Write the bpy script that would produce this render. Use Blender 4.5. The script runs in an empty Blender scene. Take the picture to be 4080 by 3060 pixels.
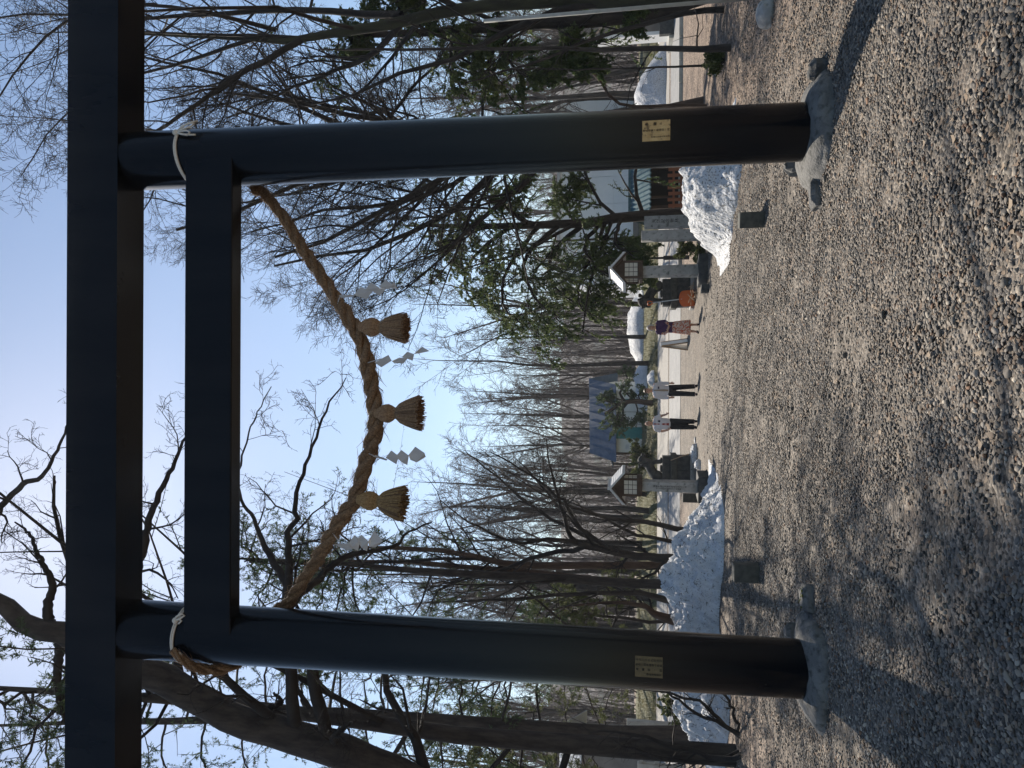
import bpy, bmesh, math, random
import numpy as np
from mathutils import Vector, Matrix, noise

rnd = random.Random(7)
nrg = np.random.default_rng(11)
R = math.radians
sc = bpy.context.scene
col = sc.collection

# ------------------------------------------------------------------ camera
F_PX = 2830.0                       # focal length in photo pixels (4080 wide)
PITCH, ROLL, CAMZ = R(10.0), 0.0044, 1.7
cam_d = bpy.data.cameras.new('camera')
cam = bpy.data.objects.new('camera', cam_d)
col.objects.link(cam)
cam_d.sensor_width = 36.0
cam_d.lens = F_PX / 4080.0 * 36.0
cam_d.clip_start = 0.1
cam_d.clip_end = 3000.0
fw = Vector((0, math.cos(PITCH), math.sin(PITCH)))
up = Vector((0, -math.sin(PITCH), math.cos(PITCH)))
rt = Vector((1, 0, 0))
rt2 = rt * math.cos(ROLL) + up * math.sin(ROLL)
up2 = up * math.cos(ROLL) - rt * math.sin(ROLL)
M3 = Matrix((-up2, rt2, -fw)).transposed()     # phone held upright, picture stored on its side
cam.matrix_world = Matrix.Translation((0, 0, CAMZ)) @ M3.to_4x4()
sc.camera = cam

# ------------------------------------------------------------------ world, sun, exposure
SUN_EL, SUN_AZ = R(43.0), R(-14.0)
world = bpy.data.worlds.new('World')
sc.world = world
world.use_nodes = True
wn = world.node_tree
wn.nodes.clear()
sky = wn.nodes.new('ShaderNodeTexSky')
sky.sky_type = 'NISHITA'
sky.sun_disc = False
sky.sun_elevation = SUN_EL
sky.sun_rotation = SUN_AZ
sky.altitude = 50
sky.air_density = 1.25
sky.dust_density = 0.3
sky.ozone_density = 2.6
bg = wn.nodes.new('ShaderNodeBackground')
bg.inputs['Strength'].default_value = 0.08
wo = wn.nodes.new('ShaderNodeOutputWorld')
wn.links.new(sky.outputs[0], bg.inputs[0])
wn.links.new(bg.outputs[0], wo.inputs[0])

sd = bpy.data.lights.new('sun', 'SUN')
sd.energy = 5.0
sd.angle = R(0.53)
sd.color = (1.0, 0.91, 0.78)
so = bpy.data.objects.new('sun', sd)
col.objects.link(so)
sundir = Vector((math.sin(SUN_AZ) * math.cos(SUN_EL), math.cos(SUN_AZ) * math.cos(SUN_EL), math.sin(SUN_EL)))
so.rotation_euler = sundir.to_track_quat('Z', 'Y').to_euler()

sc.view_settings.view_transform = 'Standard'
sc.view_settings.look = 'None'
sc.view_settings.exposure = 0.7
sc.view_settings.gamma = 1.0
sc.view_settings.use_curve_mapping = False
HAZE = 0.00035
sc.cycles.volume_bounces = 0
sc.render.engine = 'CYCLES'
sc.cycles.use_denoising = True
sc.cycles.max_bounces = 6
sc.cycles.transparent_max_bounces = 8

# ------------------------------------------------------------------ photo <-> place helpers
cP, sP = math.cos(PITCH), math.sin(PITCH)

def ray(v, y):
    """v: photo column (0 = sky end), y: photo row (0 = right-hand side) -> direction."""
    v2 = v + (y - 1530.0) * ROLL
    y2 = y - (v - 2040.0) * ROLL
    dx, dy = (1530.0 - y2) / F_PX, (2040.0 - v2) / F_PX
    return Vector((dx, cP - dy * sP, sP + dy * cP))

def at(v, y, Y):
    d = ray(v, y)
    t = Y / d.y
    return Vector((d.x * t, Y, CAMZ + d.z * t))

PROF = [(-60, 0), (12, 0), (20, -.14), (24, -.23), (27, -.2), (31, -.18), (37, .12), (43.5, .5),
        (46.5, .82), (50, 1.25), (60, 1.6), (90, 1.9), (1500, 2.5)]

def gz(Y):
    for (a, za), (b, zb) in zip(PROF, PROF[1:]):
        if Y <= b:
            t = (Y - a) / (b - a)
            return za + (zb - za) * t
    return PROF[-1][1]

def ground_x(y, Y):
    """sideways place of photo row y on the ground at distance Y"""
    lo, hi = 1800.0, 4200.0
    for _ in range(40):
        m = (lo + hi) / 2
        if at(m, y, Y).z > gz(Y): lo = m
        else: hi = m
    return at(lo, y, Y).x

# ------------------------------------------------------------------ object helpers
def tag(o, label=None, cat=None, group=None, kind=None):
    if label: o['label'] = label
    if cat: o['category'] = cat
    if group: o['group'] = group
    if kind: o['kind'] = kind
    return o

def empty(name, loc, label=None, cat=None, group=None, rz=0.0):
    o = bpy.data.objects.new(name, None)
    o.empty_display_size = 0.2
    col.objects.link(o)
    o.location = loc
    o.rotation_euler = (0, 0, rz)
    return tag(o, label, cat, group)

def link(name, me, parent=None):
    o = bpy.data.objects.new(name, me)
    col.objects.link(o)
    if parent: o.parent = parent
    return o

def copy_tree(o, parent=None):
    c = o.copy()
    col.objects.link(c)
    if parent: c.parent = parent
    for ch in o.children:
        copy_tree(ch, c)
    return c

def fast_mesh(name, V, F, mat=None, smooth=True, mats=None, fmat=None):
    V = np.asarray(V, dtype=np.float32)
    F = np.asarray(F, dtype=np.int32)
    me = bpy.data.meshes.new(name)
    n, k = F.shape
    me.vertices.add(len(V)); me.vertices.foreach_set('co', V.ravel())
    me.loops.add(n * k); me.loops.foreach_set('vertex_index', F.ravel())
    me.polygons.add(n)
    me.polygons.foreach_set('loop_start', np.arange(0, n * k, k, dtype=np.int32))
    me.polygons.foreach_set('loop_total', np.full(n, k, dtype=np.int32))
    if smooth: me.polygons.foreach_set('use_smooth', np.ones(n, dtype=bool))
    me.update(calc_edges=True)
    if mat: me.materials.append(mat)
    return me

class MB:
    """collects shapes of one part"""
    def __init__(s):
        s.v, s.f, s.m = [], [], []
    def add(s, vs, fs, m=0):
        b = len(s.v)
        s.v += [tuple(p) for p in vs]
        s.f += [tuple(i + b for i in f) for f in fs]
        s.m += [m] * len(fs)
        return s
    def box(s, c, d, rz=0.0, rot=None, m=0, taper=1.0, bev=0.0):
        hx, hy, hz = d[0] / 2, d[1] / 2, d[2] / 2
        M = rot if rot else Matrix.Rotation(rz, 3, 'Z')
        if bev <= 0:
            pts = [(-hx, -hy, -hz), (hx, -hy, -hz), (hx, hy, -hz), (-hx, hy, -hz),
                   (-hx * taper, -hy * taper, hz), (hx * taper, -hy * taper, hz), (hx * taper, hy * taper, hz), (-hx * taper, hy * taper, hz)]
            fs = [(0, 3, 2, 1), (4, 5, 6, 7), (0, 1, 5, 4), (1, 2, 6, 5), (2, 3, 7, 6), (3, 0, 4, 7)]
        else:
            bm = bmesh.new()
            bmesh.ops.create_cube(bm, size=1.0)
            for q in bm.verts:
                k = taper if q.co.z > 0 else 1.0
                q.co = Vector((q.co.x * d[0] * k, q.co.y * d[1] * k, q.co.z * d[2]))
            bmesh.ops.bevel(bm, geom=list(bm.edges), offset=bev, segments=2, profile=0.5, affect='EDGES')
            bm.verts.index_update()
            pts = [q.co.copy() for q in bm.verts]
            fs = [tuple(q.index for q in f.verts) for f in bm.faces]
            bm.free()
        C = Vector(c)
        s.add([C + M @ Vector(p) for p in pts], fs, m)
        return s
    def tube(s, pts, rad, n=8, caps=True, m=0, flat=1.0):
        pts = [Vector(p) for p in pts]
        if not hasattr(rad, '__len__'): rad = [rad] * len(pts)
        vs, fs = [], []
        e1 = None
        for i, p in enumerate(pts):
            t = (pts[min(i + 1, len(pts) - 1)] - pts[max(i - 1, 0)]).normalized()
            if e1 is None:
                ref = Vector((0, 0, 1)) if abs(t.z) < .9 else Vector((0, 1, 0))
                e1 = t.cross(ref).normalized()
            else:
                e1 = (e1 - t * e1.dot(t)).normalized()
            e2 = t.cross(e1)
            for k in range(n):
                a = 2 * math.pi * k / n
                vs.append(p + (e1 * math.cos(a) + e2 * math.sin(a) * flat) * rad[i])
        for i in range(len(pts) - 1):
            for k in range(n):
                k2 = (k + 1) % n
                fs.append((i * n + k, i * n + k2, (i + 1) * n + k2, (i + 1) * n + k))
        if caps:
            fs.append(tuple(reversed(range(n))))
            fs.append(tuple(range((len(pts) - 1) * n, len(pts) * n)))
        return s.add(vs, fs, m)
    def loft(s, rings, m=0, caps=True):
        n = len(rings[0]); vs = [p for r in rings for p in r]; fs = []
        for i in range(len(rings) - 1):
            for k in range(n):
                k2 = (k + 1) % n
                fs.append((i * n + k, i * n + k2, (i + 1) * n + k2, (i + 1) * n + k))
        if caps:
            fs.append(tuple(reversed(range(n)))); fs.append(tuple(range((len(rings) - 1) * n, len(rings) * n)))
        return s.add(vs, fs, m)
    def ell(s, c, r, n=12, rot=None, m=0):
        rings = []
        c = Vector(c)
        vs, fs = [], []
        k = n // 2
        for i in range(1, k):
            a = math.pi * i / k
            for j in range(n):
                b = 2 * math.pi * j / n
                p = Vector((r[0] * math.sin(a) * math.cos(b), r[1] * math.sin(a) * math.sin(b), r[2] * math.cos(a)))
                vs.append(c + (rot @ p if rot else p))
        for q in (r[2], -r[2]):
            p = Vector((0, 0, q)); vs.append(c + (rot @ p if rot else p))
        T, B = len(vs) - 2, len(vs) - 1
        for i in range(k - 2):
            for j in range(n):
                j2 = (j + 1) % n
                fs.append((i * n + j, (i + 1) * n + j, (i + 1) * n + j2, i * n + j2))
        for j in range(n):
            j2 = (j + 1) % n
            fs.append((T, j, j2)); fs.append((B, (k - 2) * n + j2, (k - 2) * n + j))
        return s.add(vs, fs, m)
    def prism(s, poly, y0, y1, m=0):
        """poly in x,z, extruded along y"""
        n = len(poly)
        vs = [(p[0], y0, p[1]) for p in poly] + [(p[0], y1, p[1]) for p in poly]
        fs = [tuple(range(n)), tuple(reversed(range(n, 2 * n)))]
        for i in range(n):
            j = (i + 1) % n
            fs.append((j, i, n + i, n + j))
        return s.add(vs, fs, m)
    def mesh(s, name, mat, smooth=False):
        me = bpy.data.meshes.new(name)
        me.from_pydata(s.v, [], s.f)
        for q in (mat if isinstance(mat, (list, tuple)) else [mat]): me.materials.append(q)
        for p, mi in zip(me.polygons, s.m):
            p.material_index = mi
            p.use_smooth = smooth
        bm = bmesh.new(); bm.from_mesh(me)
        bmesh.ops.recalc_face_normals(bm, faces=bm.faces)
        bm.to_mesh(me); bm.free()
        return me
    def build(s, name, mat, parent=None, smooth=False, autos=None):
        me = s.mesh(name, mat, smooth or autos is not None)
        if autos is not None:
            me.set_sharp_from_angle(angle=R(autos))
        return link(name, me, parent)

def fuse(mb, name, mat, parent, voxel=0.012, smooth_it=2):
    """one continuous skin over the collected shapes"""
    me = mb.mesh(name + '_raw', mat, True)
    o = link(name, me, None)
    md = o.modifiers.new('r', 'REMESH'); md.mode = 'VOXEL'; md.voxel_size = voxel; md.use_smooth_shade = True
    if smooth_it:
        ms = o.modifiers.new('s', 'SMOOTH'); ms.factor = 0.5; ms.iterations = smooth_it
    dg = bpy.context.evaluated_depsgraph_get()
    ne = bpy.data.meshes.new_from_object(o.evaluated_get(dg))
    o.modifiers.clear()
    o.data = ne
    ne.name = name
    ne.materials.clear(); ne.materials.append(mat)
    bpy.data.meshes.remove(me)
    if parent: o.parent = parent
    return o

# ------------------------------------------------------------------ materials
def mat(name, c1, c2=None, scale=8.0, rough=0.7, bump=0.0, bscale=None, metal=0.0, detail=4.0,
        stretch=None, spec=0.4, c3=None, s3=30.0, t3=(0.6, 0.7), trans=0.0, mid=(0.35, 0.65), coat=0.0, rough2=None):
    m = bpy.data.materials.new(name)
    m.use_nodes = True
    nt = m.node_tree; N = nt.nodes; L = nt.links
    b = N['Principled BSDF']
    b.inputs['Roughness'].default_value = rough
    b.inputs['Metallic'].default_value = metal
    b.inputs['Specular IOR Level'].default_value = spec
    if coat: b.inputs['Coat Weight'].default_value = coat
    b.inputs['Base Color'].default_value = (*c1, 1)
    tc = N.new('ShaderNodeTexCoord')
    vec = tc.outputs['Object']
    if stretch:
        mp = N.new('ShaderNodeMapping'); mp.inputs['Scale'].default_value = stretch
        L.new(vec, mp.inputs['Vector']); vec = mp.outputs[0]
    last = None
    if c2:
        nz = N.new('ShaderNodeTexNoise'); nz.inputs['Scale'].default_value = scale; nz.inputs['Detail'].default_value = detail
        nz.inputs['Roughness'].default_value = .62
        L.new(vec, nz.inputs['Vector'])
        cr = N.new('ShaderNodeValToRGB')
        cr.color_ramp.elements[0].position = mid[0]; cr.color_ramp.elements[1].position = mid[1]
        cr.color_ramp.elements[0].color = (*c1, 1); cr.color_ramp.elements[1].color = (*c2, 1)
        L.new(nz.outputs['Fac'], cr.inputs[0]); last = cr.outputs[0]
        if rough2 is not None:
            mr = N.new('ShaderNodeMapRange'); mr.inputs['From Min'].default_value = .3; mr.inputs['From Max'].default_value = .7
            mr.inputs['To Min'].default_value = rough; mr.inputs['To Max'].default_value = rough2
            L.new(nz.outputs['Fac'], mr.inputs['Value']); L.new(mr.outputs[0], b.inputs['Roughness'])
    if c3:
        n3 = N.new('ShaderNodeTexNoise'); n3.inputs['Scale'].default_value = s3; n3.inputs['Detail'].default_value = 3
        L.new(vec, n3.inputs['Vector'])
        r3 = N.new('ShaderNodeValToRGB'); r3.color_ramp.elements[0].position = t3[0]; r3.color_ramp.elements[1].position = t3[1]
        L.new(n3.outputs['Fac'], r3.inputs[0])
        mx = N.new('ShaderNodeMix'); mx.data_type = 'RGBA'
        L.new(r3.outputs[0], mx.inputs['Factor'])
        if last: L.new(last, mx.inputs['A'])
        else: mx.inputs['A'].default_value = (*c1, 1)
        mx.inputs['B'].default_value = (*c3, 1)
        last = mx.outputs['Result']
    if last: L.new(last, b.inputs['Base Color'])
    if bump:
        nb = N.new('ShaderNodeTexNoise'); nb.inputs['Scale'].default_value = bscale or scale * 3; nb.inputs['Detail'].default_value = 6
        L.new(vec, nb.inputs['Vector'])
        bp = N.new('ShaderNodeBump'); bp.inputs['Strength'].default_value = bump; bp.inputs['Distance'].default_value = 0.02
        L.new(nb.outputs['Fac'], bp.inputs['Height']); L.new(bp.outputs[0], b.inputs['Normal'])
    if trans:
        out = N['Material Output']
        tr = N.new('ShaderNodeBsdfTranslucent')
        if last: L.new(last, tr.inputs['Color'])
        else: tr.inputs['Color'].default_value = (*c1, 1)
        ms = N.new('ShaderNodeMixShader'); ms.inputs[0].default_value = trans
        L.new(b.outputs[0], ms.inputs[1]); L.new(tr.outputs[0], ms.inputs[2]); L.new(ms.outputs[0], out.inputs['Surface'])
    return m

MT = dict(
    torii=mat('torii_black_paint', (.004, .005, .007), (.008, .009, .011), 3, .13, .01, 40, rough2=.27, spec=.17, stretch=(1, 1, .15)),
    brass=mat('brass_plate', (.42, .27, .11), (.55, .38, .18), 14, .5, .05, 60, metal=.25, c3=(.12, .08, .04), s3=22, t3=(.58, .7)),
    brass_dull=mat('dull_brass_plate', (.10, .075, .04), (.16, .12, .06), 14, .55, .05, 60, metal=.25),
    ink=mat('engraved_black', (.01, .01, .01), rough=.7),
    cord=mat('white_cord', (.62, .6, .55), (.5, .48, .44), 60, .8),
    granite=mat('granite', (.10, .098, .095), (.165, .16, .15), 7, .85, .6, 50, c3=(.055, .056, .052), s3=16, t3=(.5, .68)),
    granite2=mat('worn_granite', (.24, .235, .225), (.34, .335, .32), 4, .85, .3, 60, c3=(.10, .105, .095), s3=9, t3=(.55, .75)),
    darkstone=mat('dark_stone', (.035, .037, .04), (.075, .075, .07), 8, .8, .35, 40, c3=(.11, .105, .09), s3=30, t3=(.62, .75)),
    block=mat('dark_block', (.05, .05, .045), (.09, .088, .075), 10, .85, .3, 40),
    moss=mat('moss', (.06, .07, .012), (.13, .13, .03), 30, .95, .5, 80),
    straw=mat('straw', (.19, .12, .07), (.33, .215, .125), 40, .85, .8, 90, c3=(.12, .075, .045), s3=70, t3=(.48, .62), trans=.12),
    straw_red=mat('straw_brown', (.30, .19, .11), (.46, .31, .185), 40, .85, .4, 90, c3=(.21, .13, .08), s3=90, t3=(.5, .66), trans=.3),
    straw_gold=mat('straw_gold', (.32, .21, .10), (.50, .35, .17), 40, .85, .4, 90, c3=(.22, .14, .07), s3=90, t3=(.5, .66), trans=.3),
    paper=mat('paper', (.50, .50, .51), (.45, .45, .46), 6, .8, .02, 20, trans=.08),
    bark=mat('bark', (.024, .019, .016), (.06, .048, .039), 9, .92, .7, 26, stretch=(1, 1, .25)),
    bark_moss=mat('mossy_bark', (.02, .019, .015), (.045, .045, .024), 5, .92, .7, 26, stretch=(1, 1, .3)),
    bark_red=mat('reddish_bark', (.05, .032, .023), (.10, .066, .047), 9, .92, .6, 30, stretch=(1, 1, .2)),
    twig=mat('twig', (.016, .013, .012), (.034, .028, .024), 3, .9),
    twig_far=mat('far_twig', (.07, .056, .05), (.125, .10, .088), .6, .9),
    leaf=mat('evergreen_leaf', (.045, .078, .026), (.14, .175, .06), 1.6, .5, trans=.45, spec=.35),
    leaf2=mat('cedar_leaf', (.03, .055, .025), (.085, .115, .05), 1.2, .6, trans=.4, spec=.3),
    leaf3=mat('olive_leaf', (.06, .08, .028), (.14, .15, .06), 1.5, .65, trans=.35, spec=.3),
    wood=mat('brown_wood', (.04, .025, .017), (.08, .052, .035), 6, .75, .2, 30, stretch=(1, 1, .2)),
    redwood=mat('red_brown_wood', (.22, .075, .035), (.32, .12, .06), 5, .7, .15, 25, stretch=(1, 1, .2)),
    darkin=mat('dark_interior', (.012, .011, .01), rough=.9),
    shoji=mat('lantern_pane', (.82, .81, .76), rough=.6, trans=.55),
    metalroof=mat('metal_roof', (.46, .47, .48), (.56, .57, .58), 5, .5, metal=.2, rough2=.65),
    blueroof=mat('blue_roof', (.065, .10, .155), (.095, .135, .195), 3, .6, rough2=.75, spec=.25),
    tealroof=mat('teal_corrugated_roof', (.06, .12, .145), (.10, .175, .20), 4, .8, spec=.15),
    whitewall=mat('white_wall', (.62, .62, .58), (.70, .70, .66), 2, .85, .05, 30),
    teal=mat('teal_door', (.02, .17, .17), (.03, .21, .2), 3, .6),
    palewall=mat('pale_panel', (.74, .78, .82), (.80, .83, .86), 1.2, .7, .03, 20),
    greywall=mat('grey_brown_wall', (.16, .14, .125), (.21, .19, .17), 1.5, .85, .1, 20),
    glass=mat('window_glass', (.05, .06, .07), rough=.08, spec=.8),
    whitepaint=mat('white_paint', (.74, .74, .73), rough=.5),
    fencegrey=mat('weathered_concrete', (.33, .32, .29), (.45, .44, .40), 4, .9, .2, 40),
    black=mat('black_metal', (.02, .02, .022), rough=.45),
    orange=mat('orange_plastic', (.62, .13, .02), (.55, .11, .02), 6, .45),
    alu=mat('aluminium_pipe', (.55, .55, .55), rough=.4, metal=.7),
    bluewhite=mat('white_plastic', (.72, .74, .78), rough=.5),
    skin=mat('skin', (.50, .28, .19), (.55, .32, .22), 20, .6),
    shirt=mat('white_shirt', (.72, .71, .74), (.66, .65, .69), 8, .8, .1, 30, trans=.15),
    trousers=mat('black_trousers', (.012, .012, .016), (.02, .02, .024), 10, .8, .1, 30),
    shoe=mat('black_shoe', (.015, .013, .012), rough=.35),
    tie_tan=mat('tan_tie', (.34, .27, .2), rough=.6),
    tie_red=mat('red_tie', (.36, .07, .06), (.55, .32, .3), 1, .6),
    purple=mat('purple_top', (.05, .02, .07), (.075, .03, .095), 10, .85, .15, 30),
    skirt=mat('patterned_skirt', (.48, .10, .045), (.62, .50, .42), 26, .85, .1, 30, mid=(.47, .53), detail=1.0),
    hair_grey=mat('grey_hair', (.45, .42, .40), (.62, .58, .55), 40, .6, .3, 80),
    hair_brown=mat('brown_hair', (.06, .035, .02), (.11, .07, .04), 40, .5, .3, 80),
    hair_white=mat('white_hair', (.62, .6, .58), rough=.6),
    badge=mat('dark_badge', (.03, .03, .06), rough=.4),
    stick=mat('wooden_stick', (.30, .2, .12), (.4, .28, .17), 20, .7),
    debris=mat('needle_debris', (.03, .035, .02), (.07, .06, .035), 6, .9),
    green=mat('green_plastic', (.05, .35, .08), rough=.5),
)

# ================================================================== THE SETTING
def gravel_material(name, tint=1.0):
    m = bpy.data.materials.new(name); m.use_nodes = True
    nt = m.node_tree; N = nt.nodes; L = nt.links
    b = N['Principled BSDF']; b.inputs['Roughness'].default_value = .85; b.inputs['Specular IOR Level'].default_value = .3
    tc = N.new('ShaderNodeTexCoord'); P = tc.outputs['Object']
    def vor(scale):
        w = N.new('ShaderNodeTexVoronoi'); w.inputs['Scale'].default_value = scale
        L.new(P, w.inputs['Vector']); return w
    v1 = vor(42.0)
    sp = N.new('ShaderNodeSeparateColor'); L.new(v1.outputs['Color'], sp.inputs[0])
    cr = N.new('ShaderNodeValToRGB'); e = cr.color_ramp.elements
    e[0].position = 0; e[0].color = (.055, .045, .037, 1); e[1].position = 1; e[1].color = (.32, .275, .225, 1)
    for p, c in ((.3, (.13, .11, .09, 1)), (.55, (.19, .157, .125, 1)), (.8, (.24, .21, .178, 1))):
        q = e.new(p); q.color = c
    L.new(sp.outputs[0], cr.inputs[0])
    # dry leaf litter and earth towards the two verges
    cr2 = N.new('ShaderNodeValToRGB'); e2 = cr2.color_ramp.elements
    e2[0].position = 0; e2[0].color = (.06, .042, .03, 1); e2[1].position = 1; e2[1].color = (.40, .31, .24, 1)
    q = e2.new(.45); q.color = (.19, .135, .10, 1)
    v2 = vor(26.0); s2 = N.new('ShaderNodeSeparateColor'); L.new(v2.outputs['Color'], s2.inputs[0]); L.new(s2.outputs[1], cr2.inputs[0])
    sx = N.new('ShaderNodeSeparateXYZ'); L.new(P, sx.inputs[0])
    def math_(op, a, bb=None):
        n = N.new('ShaderNodeMath'); n.operation = op
        for i, q in enumerate((a, bb)):
            if q is None: continue
            if isinstance(q, (int, float)): n.inputs[i].default_value = q
            else: L.new(q, n.inputs[i])
        return n.outputs[0]
    nz = N.new('ShaderNodeTexNoise'); nz.inputs['Scale'].default_value = .55; nz.inputs['Detail'].default_value = 5; L.new(P, nz.inputs['Vector'])
    off = math_('MULTIPLY', math_('SUBTRACT', nz.outputs['Fac'], .5), 3.2)
    ax = math_('ABSOLUTE', math_('ADD', sx.outputs[0], .25))
    mr = N.new('ShaderNodeMapRange'); mr.inputs['From Min'].default_value = 3.3; mr.inputs['From Max'].default_value = 5.2
    L.new(math_('ADD', ax, off), mr.inputs['Value'])
    n5 = N.new('ShaderNodeTexNoise'); n5.inputs['Scale'].default_value = 1.7; n5.inputs['Detail'].default_value = 7; L.new(P, n5.inputs['Vector'])
    mr5 = N.new('ShaderNodeMapRange'); mr5.inputs['From Min'].default_value = .56; mr5.inputs['From Max'].default_value = .72; mr5.inputs['To Max'].default_value = .55
    L.new(n5.outputs['Fac'], mr5.inputs['Value'])
    fac = math_('MAXIMUM', mr.outputs[0], mr5.outputs[0])
    mx = N.new('ShaderNodeMix'); mx.data_type = 'RGBA'
    L.new(fac, mx.inputs['Factor']); L.new(cr.outputs[0], mx.inputs['A']); L.new(cr2.outputs[0], mx.inputs['B'])
    n7 = N.new('ShaderNodeTexNoise'); n7.inputs['Scale'].default_value = 9; n7.inputs['Detail'].default_value = 9; n7.inputs['Roughness'].default_value = .8; L.new(P, n7.inputs['Vector'])
    mr7 = N.new('ShaderNodeMapRange'); mr7.inputs['From Min'].default_value = .32; mr7.inputs['From Max'].default_value = .68; mr7.inputs['To Min'].default_value = .45; mr7.inputs['To Max'].default_value = 1.45
    L.new(n7.outputs['Fac'], mr7.inputs['Value'])
    n8 = N.new('ShaderNodeTexNoise'); n8.inputs['Scale'].default_value = 1.6; n8.inputs['Detail'].default_value = 10; n8.inputs['Roughness'].default_value = .75; L.new(P, n8.inputs['Vector'])
    mr8 = N.new('ShaderNodeMapRange'); mr8.inputs['From Min'].default_value = .33; mr8.inputs['From Max'].default_value = .67; mr8.inputs['To Min'].default_value = .5; mr8.inputs['To Max'].default_value = 1.15
    L.new(n8.outputs['Fac'], mr8.inputs['Value'])
    vm = N.new('ShaderNodeVectorMath'); vm.operation = 'SCALE'; L.new(mx.outputs['Result'], vm.inputs[0]); L.new(math_('MULTIPLY', mr7.outputs[0], mr8.outputs[0]), vm.inputs['Scale'])
    L.new(vm.outputs[0], b.inputs['Base Color'])
    bp = N.new('ShaderNodeBump'); bp.inputs['Strength'].default_value = 1.0; bp.inputs['Distance'].default_value = .012; bp.invert = True
    L.new(v1.outputs['Distance'], bp.inputs['Height'])
    n6 = N.new('ShaderNodeTexNoise'); n6.inputs['Scale'].default_value = 6; n6.inputs['Detail'].default_value = 8; L.new(P, n6.inputs['Vector'])
    bp2 = N.new('ShaderNodeBump'); bp2.inputs['Strength'].default_value = .6; bp2.inputs['Distance'].default_value = .05
    L.new(n6.outputs['Fac'], bp2.inputs['Height']); L.new(bp.outputs[0], bp2.inputs['Normal'])
    L.new(bp2.outputs[0], b.inputs['Normal'])
    return m

GR = gravel_material('gravel_ground')

def sheet(name, xs, ys, zf, material, smooth=True):
    X, Y = np.meshgrid(np.array(xs, float), np.array(ys, float))
    Z = np.vectorize(zf)(X, Y)
    V = np.stack([X.ravel(), Y.ravel(), Z.ravel()], 1)
    nx, ny = len(xs), len(ys)
    i = np.arange(nx * ny).reshape(ny, nx)
    F = np.stack([i[:-1, :-1].ravel(), i[:-1, 1:].ravel(), i[1:, 1:].ravel(), i[1:, :-1].ravel()], 1)
    return link(name, fast_mesh(name, V, F, material, smooth))

def wob(x, y, a=.03, s=.5):
    return a * noise.noise(Vector((x * s, y * s, 3.1)))

def surf(x, y):
    k = min(1, max(0, (31 - y) / 4), max(0, (y + 2) / 3), max(0, (16 - abs(x)) / 2))
    return gz(y) + (k * (wob(x, y, .05, .55) + wob(x, y, .025, 2.2)) if k > 0 else 0)

gx = list(np.linspace(-16, 16, 120)); gx = [-700, -400, -200, -80, -40, -25] + gx + [25, 40, 80, 200, 400, 700]
gy = sorted(set([-60, -20, -5, 0] + [float(round(v, 3)) for v in np.linspace(1.5, 32, 150)] + [float(round(v, 3)) for v in np.linspace(33, 62, 40)] + [12., 20., 24., 27., 31., 31.6, 36.6, 37., 37.2, 43.2, 43.5, 46.5, 50., 60.] + [75, 90, 150, 300, 500, 700]))
ground = sheet('ground', gx, gy, lambda x, y: surf(x, y), GR)
tag(ground, kind='structure')

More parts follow.
